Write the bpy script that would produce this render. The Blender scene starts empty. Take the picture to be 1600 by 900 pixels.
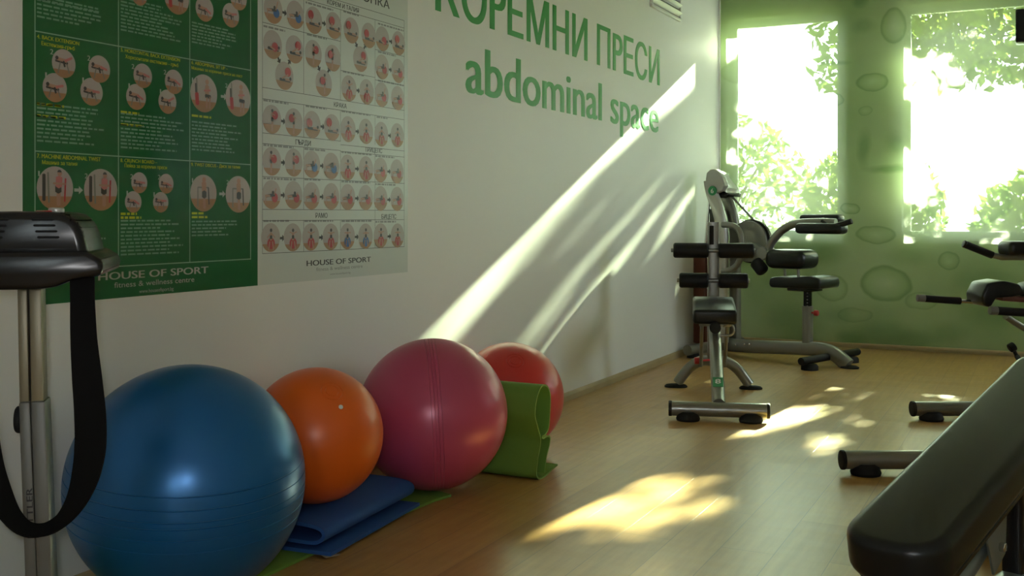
import bpy, bmesh, math, random
from mathutils import Vector, Matrix, Quaternion

# ------------------------------------------------------------------ camera, world, sun, exposure
S = bpy.context.scene
C = bpy.context.scene.collection
PI = math.pi
FOC, PYC, PXC = 1650.0, 336.0, 800.0            # focal length and principal point, 1600x900 frame
PSI = math.atan(830 / FOC)
CAM = Vector((2.75, 0.0, 1.2))
RT = Vector((math.cos(PSI), math.sin(PSI), 0)); FW = Vector((-math.sin(PSI), math.cos(PSI), 0)); UP = Vector((0, 0, 1))
cam = bpy.data.cameras.new('camera')
cam.sensor_width = 36; cam.lens = FOC / 1600 * 36
cam.shift_y = -(450 - PYC) / 1600
cam.clip_end = 300
camo = bpy.data.objects.new('camera', cam); C.objects.link(camo)
camo.location = CAM; camo.rotation_euler = (PI / 2, 0, PSI)
S.camera = camo
S.view_settings.view_transform = 'Standard'; S.view_settings.look = 'None'
S.view_settings.gamma = 1; S.view_settings.use_curve_mapping = False
S.view_settings.exposure = 1.6
S.cycles.use_denoising = True
S.cycles.max_bounces = 12; S.cycles.diffuse_bounces = 6; S.cycles.transparent_max_bounces = 24
S.cycles.sample_clamp_indirect = 6.0
S.cycles.caustics_reflective = False; S.cycles.caustics_refractive = False

SUN_K, SUN_S, Y0 = 0.10, 0.425, 10.1             # sun direction (-k, -1, -s): grazes the left wall
world = bpy.data.worlds.new('World'); S.world = world; world.use_nodes = True
bg = world.node_tree.nodes['Background']
bg.inputs[0].default_value = (0.86, 0.94, 1.0, 1); bg.inputs[1].default_value = 4.5
sun = bpy.data.lights.new('sun', 'SUN'); sun.energy = 72; sun.angle = math.radians(0.53); sun.color = (1, .95, .84)
suno = bpy.data.objects.new('sun', sun); C.objects.link(suno)
suno.rotation_euler = Vector((-SUN_K, -1, -SUN_S)).to_track_quat('-Z', 'Y').to_euler()
suno.location = (3, 14, 8)
flash = bpy.data.lights.new('camera_flash', 'POINT'); flash.energy = 13; flash.shadow_soft_size = 0.02
flasho = bpy.data.objects.new('camera_flash', flash); C.objects.link(flasho)
flasho.location = CAM + UP * 0.06 - FW * 0.02 - RT * 0.03


# ------------------------------------------------------------------ pixel helpers (rays of the photograph's camera)
def ray(x, y): return FW + RT * ((x - PXC) / FOC) - UP * ((y - PYC) / FOC)
def on(x, y, ax, v):
    d = ray(x, y); return CAM + d * ((v - CAM[ax]) / d[ax])
def wall(x, y): return on(x, y, 0, 0.0)
def floor_at(x, y, z=0.0): return on(x, y, 2, z)
def depth(x, y, Z): return CAM + ray(x, y) * Z
class Frame:
    """a thing's local frame on the floor; f(px, py, yl) meets the thing's vertical plane local y = yl"""
    def __init__(s, o, ang):
        s.o = Vector(o); s.a = ang
        s.m = Matrix.Translation(s.o) @ Matrix.Rotation(ang, 4, 'Z'); s.i = s.m.inverted()
    def __call__(s, px, py, yl=0.0):
        o = s.i @ CAM; d = s.i.to_3x3() @ ray(px, py)
        return o + d * ((yl - o.y) / d.y)
    def loc(s, p): return s.i @ Vector(p)


# ------------------------------------------------------------------ materials
def nd(nt, t, **kw):
    n = nt.nodes.new(t)
    for k, v in kw.items():
        if k in n.inputs.keys(): n.inputs[k].default_value = v
        else: setattr(n, k, v)
    return n
def mat(name, col, rough=.5, metal=0.0, bump=None, coat=0.0, var=0.0, spec=None, sheen=0.0):
    m = bpy.data.materials.new(name); m.use_nodes = True; nt = m.node_tree
    b = nt.nodes['Principled BSDF']
    b.inputs['Base Color'].default_value = (*col, 1); b.inputs['Roughness'].default_value = rough
    b.inputs['Metallic'].default_value = metal; b.inputs['Coat Weight'].default_value = coat
    if spec is not None: b.inputs['Specular IOR Level'].default_value = spec
    if sheen: b.inputs['Sheen Weight'].default_value = sheen
    tc = nd(nt, 'ShaderNodeTexCoord')
    if var:
        nz = nd(nt, 'ShaderNodeTexNoise', Scale=9.0, Detail=3.0)
        nt.links.new(tc.outputs['Object'], nz.inputs['Vector'])
        mx = nd(nt, 'ShaderNodeMix', data_type='RGBA')
        mx.inputs[6].default_value = (*[c * (1 - var) for c in col], 1); mx.inputs[7].default_value = (*[min(1, c * (1 + var)) for c in col], 1)
        nt.links.new(nz.outputs['Fac'], mx.inputs[0]); nt.links.new(mx.outputs[2], b.inputs['Base Color'])
    if bump:
        nz = nd(nt, 'ShaderNodeTexNoise', Scale=bump[0], Detail=2.0); bp = nd(nt, 'ShaderNodeBump', Strength=bump[1], Distance=bump[2] if len(bump) > 2 else .002)
        nt.links.new(tc.outputs['Object'], nz.inputs['Vector'])
        nt.links.new(nz.outputs['Fac'], bp.inputs['Height']); nt.links.new(bp.outputs['Normal'], b.inputs['Normal'])
    return m
M = {}
M['paint'] = mat('wall_paint', (.77, .77, .74), .55, bump=(160, .12, .001))
M['ceil'] = mat('ceiling_paint', (.75, .75, .72), .8, bump=(80, .1))
M['trimwood'] = mat('light_wood_trim', (.40, .31, .17), .45, var=.12)
M['white_frame'] = mat('white_window_frame', (.78, .79, .76), .35, bump=(60, .03))
M['silver'] = mat('silver_powder_coat', (.22, .22, .195), .30, .5, bump=(300, .04), coat=.3)
M['silver_light'] = mat('light_silver_cover', (.42, .42, .39), .28, .3, bump=(200, .03), coat=.4)
M['chrome'] = mat('chrome', (.75, .75, .75), .12, 1.0, bump=(90, .01))
M['black_vinyl'] = mat('black_vinyl', (.007, .0085, .0085), .30, bump=(420, .25, .0008), spec=.35)
M['black_foam'] = mat('black_foam', (.010, .010, .011), .5, bump=(500, .2, .0008), spec=.25)
M['black_plastic'] = mat('black_plastic', (.008, .008, .008), .24, bump=(40, .02), spec=.35)
M['rubber'] = mat('black_rubber', (.012, .012, .012), .65, bump=(200, .1), spec=.2)
M['webbing'] = mat('black_webbing', (.006, .006, .006), .8, bump=(600, .3, .0008), spec=.08)
M['dark_slot'] = mat('dark_slot', (.004, .004, .004), .8, bump=(50, .02))
M['red_plastic'] = mat('red_plastic', (.42, .02, .02), .3, bump=(60, .02))
M['brown_shroud'] = mat('red_brown_panel', (.10, .028, .016), .4, var=.15)
M['cream_post'] = mat('cream_anodised_post', (.20, .175, .11), .4, .3, bump=(150, .04))
M['grey_post'] = mat('grey_post_sleeve', (.115, .115, .10), .45, .2, bump=(150, .04))
M['grey_cap'] = mat('grey_end_cap', (.16, .16, .16), .5, bump=(80, .03))
M['teal_steel'] = mat('grey_steel', (.20, .23, .22), .35, .5, bump=(120, .04))
M['sticker'] = mat('green_sticker', (.02, .25, .09), .4, bump=(80, .02))
M['white_ink'] = mat('white_ink', (.80, .82, .80), .5, bump=(80, .02))
M['black_ink'] = mat('black_ink', (.012, .012, .012), .5, bump=(80, .02))
M['mat_blue'] = mat('blue_foam_mat', (.018, .085, .30), .75, bump=(260, .3, .001))
M['mat_green'] = mat('green_foam_mat', (.135, .27, .035), .75, bump=(260, .3, .001))
M['mat_edge'] = mat('green_foam_edge', (.22, .36, .08), .8, bump=(260, .3, .001))
M['paper_tan'] = mat('tan_paper', (.5, .42, .3), .7, bump=(60, .05))
M['ball_blue'] = mat('blue_ball_rubber', (.012, .125, .34), .30, .35, bump=(30, .03))
M['ball_orange'] = mat('orange_ball_rubber', (.80, .135, .012), .34, bump=(30, .03))
M['ball_pink'] = mat('pink_ball_rubber', (.50, .075, .155), .30, .1, bump=(30, .03))
M['ball_red'] = mat('red_ball_rubber', (.58, .035, .03), .34, bump=(30, .03))
M['letter'] = mat('green_vinyl_lettering', (.02, .30, .04), .42, bump=(60, .02), spec=.3)
M['vent'] = mat('white_vent_metal', (.70, .71, .68), .35, bump=(60, .02))
# printed poster inks
GL = dict(rough=.14, bump=(55, .10, .0015), coat=.25)
M['p_green'] = mat('poster_green_ink', (.010, .125, .035), **GL)
M['p_white'] = mat('poster_white_paper', (.58, .62, .58), .3, bump=(30, .05, .001))
M['p_line'] = mat('poster_pale_line', (.28, .50, .35), .25, bump=(60, .02))
M['p_text'] = mat('poster_pale_text', (.17, .36, .24), .25, bump=(60, .02))
M['p_yel'] = mat('poster_yellow_text', (.46, .56, .035), .25, bump=(60, .02))
M['p_logo'] = mat('poster_grey_logo', (.42, .48, .42), .25, bump=(60, .02))
M['p_grey'] = mat('poster_grey_text', (.22, .23, .22), .4, bump=(60, .02))
M['pic_bg'] = mat('picture_wall_ink', (.42, .37, .35), .35, bump=(20, .02), var=.1)
M['pic_floor'] = mat('picture_floor_ink', (.36, .19, .09), .35, bump=(20, .02), var=.15)
M['pic_red'] = mat('picture_red_ink', (.42, .03, .035), .35, bump=(20, .02), var=.15)
M['pic_blue'] = mat('picture_blue_ink', (.03, .11, .35), .35, bump=(20, .02), var=.15)
M['pic_dark'] = mat('picture_dark_ink', (.035, .03, .03), .35, bump=(20, .02))
M['pic_skin'] = mat('picture_skin_ink', (.42, .24, .17), .35, bump=(20, .02))
M['pic_pink'] = mat('picture_pink_ink', (.50, .16, .16), .35, bump=(20, .02))


def floor_material():
    m = bpy.data.materials.new('oak_laminate'); m.use_nodes = True; nt = m.node_tree; b = nt.nodes['Principled BSDF']; L = nt.links.new
    tc = nd(nt, 'ShaderNodeTexCoord'); mp = nd(nt, 'ShaderNodeMapping'); mp.inputs['Rotation'].default_value = (0, 0, PI / 2)
    L(tc.outputs['Object'], mp.inputs['Vector'])
    br = nd(nt, 'ShaderNodeTexBrick', offset=.37, squash=1.0)
    br.inputs['Scale'].default_value = 1.0; br.inputs['Brick Width'].default_value = 1.25; br.inputs['Row Height'].default_value = .19
    br.inputs['Mortar Size'].default_value = .0012; br.inputs['Mortar Smooth'].default_value = .3
    br.inputs['Color1'].default_value = (.47, .275, .085, 1); br.inputs['Color2'].default_value = (.40, .228, .068, 1); br.inputs['Mortar'].default_value = (.20, .13, .06, 1)
    L(mp.outputs[0], br.inputs['Vector'])
    mp2 = nd(nt, 'ShaderNodeMapping'); mp2.inputs['Scale'].default_value = (14, 1.2, 1); L(tc.outputs['Object'], mp2.inputs['Vector'])
    gr = nd(nt, 'ShaderNodeTexNoise', Scale=2.2, Detail=6.0, Roughness=.6); L(mp2.outputs[0], gr.inputs['Vector'])
    rp = nd(nt, 'ShaderNodeMapRange'); rp.inputs[1].default_value = .3; rp.inputs[2].default_value = .7; rp.inputs[3].default_value = .86; rp.inputs[4].default_value = 1.12
    L(gr.outputs['Fac'], rp.inputs[0])
    mx = nd(nt, 'ShaderNodeMix', data_type='RGBA', blend_type='MULTIPLY'); mx.inputs[0].default_value = 1
    L(br.outputs['Color'], mx.inputs[6]); L(rp.outputs[0], mx.inputs[7]); L(mx.outputs[2], b.inputs['Base Color'])
    b.inputs['Roughness'].default_value = .36; b.inputs['Coat Weight'].default_value = .18; b.inputs['Coat Roughness'].default_value = .25
    wv = nd(nt, 'ShaderNodeTexNoise', Scale=1.6, Detail=2.0); mp3 = nd(nt, 'ShaderNodeMapping'); mp3.inputs['Scale'].default_value = (1, 2.5, 1)
    L(tc.outputs['Object'], mp3.inputs['Vector']); L(mp3.outputs[0], wv.inputs['Vector'])
    ad = nd(nt, 'ShaderNodeMath', operation='MULTIPLY_ADD'); ad.inputs[1].default_value = -.06; L(br.outputs['Fac'], ad.inputs[0]); L(wv.outputs['Fac'], ad.inputs[2])
    bp = nd(nt, 'ShaderNodeBump', Strength=.35, Distance=.02); L(ad.outputs[0], bp.inputs['Height']); L(bp.outputs['Normal'], b.inputs['Normal'])
    return m
M['floor'] = floor_material()

FILM_Y = 9.82
# printed drops on the film: pixel centre, radii (px), strength, kind (+ lighter inside / - dark blotch)
DROPS = [(1362, 129, 27, 15, .9, 1), (1396, 40, 22, 30, .8, 1), (1385, 443, 42, 30, .9, 1), (1482, 407, 20, 14, .8, 1),
         (1368, 366, 34, 15, .8, 1), (1328, 327, 17, 9, .9, 1), (1352, 174, 12, 8, .6, 1), (1306, 156, 14, 10, .8, 1),
         (1510, 310, 75, 48, .8, 1), (1222, 335, 40, 14, .4, 1), (1345, 2, 16, 14, .9, -1), (1385, 525, 75, 26, .55, -1),
         (1555, 490, 62, 30, .5, -1), (1275, 395, 60, 26, .6, -1), (1350, 40, 24, 14, .5, -1), (1240, 500, 60, 34, .45, -1),
         (1480, 520, 40, 20, .45, -1), (1300, 450, 28, 20, .6, 1), (1210, 215, 55, 14, .4, 1), (1500, 255, 90, 26, .5, -1),
         (1545, 120, 40, 30, .5, 1), (1180, 110, 60, 22, .35, 1), (1440, 470, 26, 16, .5, 1), (1335, 492, 30, 12, .5, 1), (1350, 232, 13, 36, .75, -1), (1392, 264, 48, 9, .9, -1), (1402, 225, 24, 26, .6, -1), (1300, 98, 36, 5, .8, -1),
         (1330, 530, 30, 16, .7, -1), (1540, 440, 60, 24, .4, -1), (1420, 400, 50, 18, .35, -1), (1310, 490, 40, 16, .45, -1), (1250, 420, 30, 18, .4, 1), (1430, 530, 50, 16, .5, -1), (1200, 310, 40, 12, .5, 1), (1265, 255, 34, 16, .4, 1)]
def film_material():
    m = bpy.data.materials.new('printed_green_film'); m.use_nodes = True; nt = m.node_tree; L = nt.links.new
    nt.nodes.remove(nt.nodes['Principled BSDF']); out = nt.nodes['Material Output']
    tc = nd(nt, 'ShaderNodeTexCoord'); geo = tc.outputs['Object']
    wob = nd(nt, 'ShaderNodeTexNoise', Scale=5.0, Detail=2.0); L(geo, wob.inputs['Vector'])
    wm = nd(nt, 'ShaderNodeVectorMath', operation='MULTIPLY_ADD'); wm.inputs[1].default_value = (.07, 0, .07)
    L(wob.outputs['Color'], wm.inputs[0]); L(geo, wm.inputs[2])
    big = nd(nt, 'ShaderNodeTexNoise', Scale=1.1, Detail=3.0); L(geo, big.inputs['Vector'])
    cr = nd(nt, 'ShaderNodeValToRGB'); e = cr.color_ramp.elements
    e[0].position = .3; e[0].color = (.235, .385, .12, 1); e[1].position = .7; e[1].color = (.50, .645, .35, 1)
    L(big.outputs['Fac'], cr.inputs[0]); col = cr.outputs[0]
    off = Vector((.035, 0, .035))
    for (px, py, rx, ry, st, kind) in DROPS:
        c = on(px, py, 1, FILM_Y); e2 = on(px + rx, py, 1, FILM_Y); wx = abs(e2.x - c.x); e3 = on(px, py + ry, 1, FILM_Y); wz = abs(e3.z - c.z)
        s = nd(nt, 'ShaderNodeVectorMath', operation='SUBTRACT'); s.inputs[1].default_value = c + off; L(wm.outputs[0], s.inputs[0])
        q = nd(nt, 'ShaderNodeVectorMath', operation='MULTIPLY'); q.inputs[1].default_value = (1 / wx, 0, 1 / wz); L(s.outputs[0], q.inputs[0])
        ln = nd(nt, 'ShaderNodeVectorMath', operation='LENGTH'); L(q.outputs[0], ln.inputs[0])
        r = nd(nt, 'ShaderNodeValToRGB'); el = r.color_ramp.elements
        base = (1, 1, 1, 1); dk = (1 - .72 * st, 1 - .48 * st, 1 - .82 * st, 1); lt = (1 + .1 * st,) * 3 + (1,)
        if kind > 0:
            el[0].position = 0; el[0].color = (1 + .35 * st, 1 + .28 * st, 1 + .5 * st, 1)
            for p_, c_ in ((.45, (1, 1, 1, 1)), (.72, (1 - .25 * st, 1 - .12 * st, 1 - .3 * st, 1)), (.9, dk)):
                x = el.new(p_); x.color = c_
            el[len(el) - 1].position = 1.0; el[len(el) - 1].color = base
        else:
            el[0].position = .35; el[0].color = dk; el[1].position = 1; el[1].color = base
        L(ln.outputs['Value'], r.inputs[0])
        mx = nd(nt, 'ShaderNodeMix', data_type='RGBA', blend_type='MULTIPLY'); mx.inputs[0].default_value = 1
        L(col, mx.inputs[6]); L(r.outputs[0], mx.inputs[7]); col = mx.outputs[2]
    tr = nd(nt, 'ShaderNodeBsdfTransparent'); tm = nd(nt, 'ShaderNodeMix', data_type='RGBA'); tm.inputs[0].default_value = FILM_TINT
    tm.inputs[6].default_value = (1, 1, .96, 1); 
    g15 = nd(nt, 'ShaderNodeMix', data_type='RGBA', blend_type='MULTIPLY'); g15.inputs[0].default_value = 1; g15.inputs[7].default_value = (1.9, 1.65, 2.3, 1); L(col, g15.inputs[6]); L(g15.outputs[2], tm.inputs[7]); L(tm.outputs[2], tr.inputs[0])
    df = nd(nt, 'ShaderNodeBsdfDiffuse'); tl = nd(nt, 'ShaderNodeBsdfTranslucent'); tc2 = nd(nt, 'ShaderNodeMix', data_type='RGBA'); tc2.inputs[0].default_value = .5; tc2.inputs[6].default_value = (.95, .93, .84, 1); L(col, tc2.inputs[7])
    L(col, df.inputs[0]); L(tc2.outputs[2], tl.inputs[0])
    m1 = nd(nt, 'ShaderNodeMixShader', Fac=FILM_TRANSLUCENT); L(df.outputs[0], m1.inputs[1]); L(tl.outputs[0], m1.inputs[2])
    m2 = nd(nt, 'ShaderNodeMixShader', Fac=FILM_CLEAR); L(m1.outputs[0], m2.inputs[1]); L(tr.outputs[0], m2.inputs[2])
    L(m2.outputs[0], out.inputs['Surface'])
    return m
FILM_TINT, FILM_TRANSLUCENT, FILM_CLEAR = .7, .5, .44
M['film'] = film_material()

def glass_material():
    m = bpy.data.materials.new('window_glass'); m.use_nodes = True; nt = m.node_tree; L = nt.links.new
    nt.nodes.remove(nt.nodes['Principled BSDF']); out = nt.nodes['Material Output']
    t = nd(nt, 'ShaderNodeBsdfTransparent'); t.inputs[0].default_value = (.93, .96, .94, 1); g = nd(nt, 'ShaderNodeBsdfGlossy', Roughness=.02)
    fr = nd(nt, 'ShaderNodeFresnel', IOR=1.45); mx = nd(nt, 'ShaderNodeMixShader'); L(fr.outputs[0], mx.inputs[0]); L(t.outputs[0], mx.inputs[1]); L(g.outputs[0], mx.inputs[2])
    L(mx.outputs[0], out.inputs['Surface']); return m
M['glass'] = glass_material()
def leaf_material(name, c1, c2, trans=.4):
    m = bpy.data.materials.new(name); m.use_nodes = True; nt = m.node_tree; L = nt.links.new
    nt.nodes.remove(nt.nodes['Principled BSDF']); out = nt.nodes['Material Output']
    tc = nd(nt, 'ShaderNodeTexCoord'); nz = nd(nt, 'ShaderNodeTexNoise', Scale=2.5, Detail=3.0); L(tc.outputs['Object'], nz.inputs['Vector'])
    mx = nd(nt, 'ShaderNodeMix', data_type='RGBA'); mx.inputs[6].default_value = (*c1, 1); mx.inputs[7].default_value = (*c2, 1); L(nz.outputs['Fac'], mx.inputs[0])
    d = nd(nt, 'ShaderNodeBsdfDiffuse'); t = nd(nt, 'ShaderNodeBsdfTranslucent'); L(mx.outputs[2], d.inputs[0]); L(mx.outputs[2], t.inputs[0])
    a = nd(nt, 'ShaderNodeMixShader', Fac=trans); L(d.outputs[0], a.inputs[1]); L(t.outputs[0], a.inputs[2]); L(a.outputs[0], out.inputs['Surface']); return m
M['leaf_tree'] = leaf_material('tree_leaves', (.05, .085, .014), (.15, .19, .04), .45)
M['leaf_bush'] = leaf_material('bush_leaves', (.06, .10, .02), (.17, .21, .06), .35)
M['bark'] = mat('bark', (.10, .075, .05), .9, bump=(14, .6, .02))
M['grass'] = mat('grass_ground', (.11, .13, .05), .9, var=.3, bump=(20, .4, .03))
M['stucco'] = mat('pale_garden_wall', (.62, .60, .52), .8, var=.05, bump=(40, .2))


# ------------------------------------------------------------------ mesh helpers
def NB(): return bmesh.new()
def merge(bm, src, Mx=None, mi=0):
    if Mx is not None: bmesh.ops.transform(src, matrix=Mx, verts=src.verts)
    vm = {}
    for v in src.verts: vm[v] = bm.verts.new(v.co)
    for f in src.faces:
        try:
            nf = bm.faces.new([vm[v] for v in f.verts]); nf.material_index = mi if mi else f.material_index
        except ValueError: pass
    src.free()
def box(bm, c, s, bevel=0.0, seg=3, Mx=None, mi=0):
    t = bmesh.new(); bmesh.ops.create_cube(t, size=1)
    for v in t.verts: v.co = Vector((v.co.x * s[0], v.co.y * s[1], v.co.z * s[2]))
    if bevel: bmesh.ops.bevel(t, geom=list(t.edges), offset=min(bevel, min(s) * .49), segments=seg, profile=.5, affect='EDGES')
    m = Matrix.Translation(Vector(c))
    merge(bm, t, m @ Mx if Mx is not None else m, mi)
def smooth_path(pts, n=6):
    P = [Vector(p) for p in pts]; out = []
    for i in range(len(P) - 1):
        a = P[max(i - 1, 0)]; b = P[i]; c = P[i + 1]; d = P[min(i + 2, len(P) - 1)]
        for k in range(n):
            t = k / n
            out.append(.5 * ((2 * b) + (c - a) * t + (2 * a - 5 * b + 4 * c - d) * t * t + (3 * b - a - 3 * c + d) * t ** 3))
    out.append(P[-1]); return out
def tube(bm, pts, r, n=14, r2=None, mi=0, ref=None, square=0.0):
    """sweep an ellipse (r across ref-normal, r2 along) through pts; square>0 gives a boxy tube"""
    P = [Vector(p) for p in pts]; rings = []; up = Vector(ref) if ref else None
    for i, p in enumerate(P):
        t = (P[min(i + 1, len(P) - 1)] - P[max(i - 1, 0)]).normalized()
        if up is None:
            up = Vector((0, 0, 1)) if abs(t.z) < .9 else Vector((0, 1, 0))
        s = t.cross(up)
        if s.length < 1e-6: s = t.cross(Vector((1, 0, 0)))
        s.normalize(); w = s.cross(t).normalized()
        if not ref: up = w
        ra = r[i] if isinstance(r, (list, tuple)) else r
        rb = ra if r2 is None else (r2[i] if isinstance(r2, (list, tuple)) else r2)
        ring = []
        for k in range(n):
            a = 2 * PI * k / n; ca, sa = math.cos(a), math.sin(a)
            if square:
                e = 2 / (2 + square); ca = math.copysign(abs(ca) ** e, ca); sa = math.copysign(abs(sa) ** e, sa)
            ring.append(bm.verts.new(p + s * (ra * ca) + w * (rb * sa)))
        rings.append(ring)
    for a, b in zip(rings, rings[1:]):
        for k in range(n):
            f = bm.faces.new((a[k], a[(k + 1) % n], b[(k + 1) % n], b[k])); f.material_index = mi
    f = bm.faces.new(rings[0][::-1]); f.material_index = mi
    f = bm.faces.new(rings[-1]); f.material_index = mi
def cyl(bm, a, b, r, n=20, bevel=0.0, mi=0):
    a, b = Vector(a), Vector(b); L = (b - a).length; bv = min(bevel, r * .9, L * .45)
    if bv > 0:
        k = 4; prof = [(bv * (1 - math.sin(PI / 2 * i / k)), r - bv + bv * math.sin(PI / 2 * i / k)) for i in range(k + 1)]
        prof = [(bv - bv * math.sin(PI / 2 * i / k), r - bv * (1 - math.cos(PI / 2 * i / k))) for i in range(k, -1, -1)]
        pts = [a + (b - a).normalized() * x for x, _ in prof] + [b - (b - a).normalized() * x for x, _ in prof[::-1]]
        rr = [y for _, y in prof] + [y for _, y in prof[::-1]]
    else: pts, rr = [a, b], [r, r]
    tube(bm, pts, rr, n, mi=mi)
def lathe(bm, prof, Mx=None, n=48, mi=0):
    """prof: list of (radius, z) from bottom to top around z"""
    t = bmesh.new(); rings = []
    for r, z in prof:
        if r < 1e-6: rings.append([t.verts.new((0, 0, z))])
        else: rings.append([t.verts.new((r * math.cos(2 * PI * k / n), r * math.sin(2 * PI * k / n), z)) for k in range(n)])
    for a, b in zip(rings, rings[1:]):
        for k in range(n):
            k2 = (k + 1) % n
            if len(a) == 1 and len(b) == 1: continue
            if len(a) == 1: t.faces.new((a[0], b[k2], b[k]))
            elif len(b) == 1: t.faces.new((a[k], a[k2], b[0]))
            else: t.faces.new((a[k], a[k2], b[k2], b[k]))
    if len(rings[0]) > 1: t.faces.new(rings[0][::-1])
    if len(rings[-1]) > 1: t.faces.new(rings[-1])
    merge(bm, t, Mx, mi)
def prism(bm, poly, a, b, axes, bevel=0.0, seg=2, mi=0, Mx=None, rim=False):
    """poly in 2D extruded from a to b; axes='xz' puts poly in x,z and extrudes along y"""
    t = bmesh.new()
    def P(u, v, w): return {'xz': (u, w, v), 'yz': (w, u, v), 'xy': (u, v, w)}[axes]
    A = [t.verts.new(P(u, v, a)) for u, v in poly]; B = [t.verts.new(P(u, v, b)) for u, v in poly]
    n = len(poly); t.faces.new(A[::-1]); t.faces.new(B)
    for i in range(n): t.faces.new((A[i], A[(i + 1) % n], B[(i + 1) % n], B[i]))
    bmesh.ops.recalc_face_normals(t, faces=t.faces)
    sA, sB = set(A), set(B); ed = [e for e in t.edges if not rim or (e.verts[0] in sA) == (e.verts[1] in sA)]
    if bevel: bmesh.ops.bevel(t, geom=ed, offset=bevel, segments=seg, profile=.5, affect='EDGES')
    merge(bm, t, Mx, mi)
def roundrect(w, h, r, n=6):
    out = []
    for cx, cy, a0 in ((w / 2 - r, h / 2 - r, 0), (-w / 2 + r, h / 2 - r, 90), (-w / 2 + r, -h / 2 + r, 180), (w / 2 - r, -h / 2 + r, 270)):
        for k in range(n + 1):
            a = math.radians(a0 + 90 * k / n); out.append((cx + r * math.cos(a), cy + r * math.sin(a)))
    return out
def obj(name, bm, mats, parent=None, smooth=38, loc=None, rot=None):
    bmesh.ops.recalc_face_normals(bm, faces=bm.faces)
    me = bpy.data.meshes.new(name); bm.to_mesh(me); bm.free()
    for m in (mats if isinstance(mats, (list, tuple)) else [mats]): me.materials.append(M[m] if isinstance(m, str) else m)
    if smooth:
        me.polygons.foreach_set('use_smooth', [True] * len(me.polygons)); me.set_sharp_from_angle(angle=math.radians(smooth))
    o = bpy.data.objects.new(name, me); C.objects.link(o)
    if parent is not None: o.parent = parent
    if loc is not None: o.location = loc
    if rot is not None: o.rotation_euler = rot
    return o
def tag(o, label, cat, group=None, kind=None):
    o['label'] = label; o['category'] = cat
    if group: o['group'] = group
    if kind: o['kind'] = kind
    return o
def thing(name, label, cat, loc=(0, 0, 0), rotz=0.0, group=None):
    o = bpy.data.objects.new(name, None); C.objects.link(o); o.empty_display_size = .1
    o.location = loc; o.rotation_euler = (0, 0, rotz); return tag(o, label, cat, group)
def struct(name, bm, m, parent=None, smooth=0):
    o = obj(name, bm, m, parent, smooth)
    if parent is None: o['kind'] = 'structure'
    return o
def text_bm(s, bold=0.0, align='LEFT'):
    """flat lettering as a bmesh in the xy plane"""
    cu = bpy.data.curves.new('lettering', 'FONT'); cu.body = s; cu.align_x = align; cu.resolution_u = 4
    o = bpy.data.objects.new('lettering', cu); C.objects.link(o)
    bpy.context.view_layer.update()
    me = bpy.data.meshes.new_from_object(o.evaluated_get(bpy.context.evaluated_depsgraph_get()))
    bm = bmesh.new(); bm.from_mesh(me)
    if bold:
        for k in (-1, 1):
            t = bmesh.new(); t.from_mesh(me); merge(bm, t, Matrix.Translation((k * bold, 0, k * .0006)))
    bpy.data.objects.remove(o); bpy.data.curves.remove(cu); bpy.data.meshes.remove(me)
    return bm
def text_fit(s, x0, x1, base, height=None, cap=None, bold=0.0):
    """lettering spanning x0..x1 with its baseline at base; cap = height of a capital"""
    t = text_bm(s, bold); xs = [v.co.x for v in t.verts]; a, b = min(xs), max(xs)
    kx = (x1 - x0) / (b - a); ky = cap / .73
    for v in t.verts: v.co = Vector((x0 + (v.co.x - a) * kx, base + v.co.y * ky, v.co.z))
    return t
def to_left_wall(bm, x):
    """(s, z, 0) drawn flat -> world (x, s, z) on the left wall"""
    for v in bm.verts: v.co = Vector((x + v.co.z, v.co.x, v.co.y))
    return bm


# ------------------------------------------------------------------ the room
RX, RY0, RY1, RZ = 5.6, -3.2, 9.93, 3.45
bm = NB(); box(bm, (RX / 2, (RY0 + RY1) / 2, -.05), (RX + .5, RY1 - RY0 + .6, .1)); fl = struct('floor', bm, 'floor')
bm = NB(); box(bm, (RX / 2, (RY0 + RY1) / 2, RZ + .06), (RX + .5, RY1 - RY0 + .6, .12)); struct('ceiling', bm, 'ceil')
bm = NB(); box(bm, (-.1, (RY0 + RY1) / 2, RZ / 2), (.2, RY1 - RY0 + .6, RZ)); struct('wall_left', bm, 'paint')
SIDE_FILL = [(8.0, 9.3)]; SZ0, SZ1 = 1.25, 2.75  # unseen right wall window, added for side light and placed by the poster glare
bm = NB(); ys = [RY0 - .3] + [v for w_ in SIDE_FILL for v in w_] + [RY1 + .3]
for i in range(0, len(ys), 2): box(bm, (RX + .1, (ys[i] + ys[i + 1]) / 2, RZ / 2), (.2, ys[i + 1] - ys[i], RZ))
for a, b in SIDE_FILL:
    box(bm, (RX + .1, (a + b) / 2, SZ0 / 2), (.2, b - a, SZ0)); box(bm, (RX + .1, (a + b) / 2, (SZ1 + RZ) / 2), (.2, b - a, RZ - SZ1))
struct('wall_right', bm, 'paint')
def wall_with_holes(name, y0, y1, holes):
    bm = NB(); xs = sorted({0, RX} | {h[0] for h in holes} | {h[1] for h in holes})
    for a, b in zip(xs, xs[1:]):
        cut = sorted([(h[2], h[3]) for h in holes if h[0] <= a + 1e-6 and h[1] >= b - 1e-6]); z = 0
        for z0, z1 in cut + [(RZ, RZ)]:
            if z0 - z > 1e-4: box(bm, ((a + b) / 2, (y0 + y1) / 2, (z + z0) / 2), (b - a, y1 - y0, z0 - z))
            z = z1
    return struct(name, bm, 'paint')
SILL, HEAD = 1.0, 3.0
WIN = [(.05, 1.10), (1.63, 2.68), (3.2, 4.25)]
wall_with_holes('wall_back', RY1, RY1 + .28, [(a, b, SILL, HEAD + .06) for a, b in WIN])
REAR_FILL = [(3.6, 4.6)]  # unseen window added behind the camera to let in cool fill daylight
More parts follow.
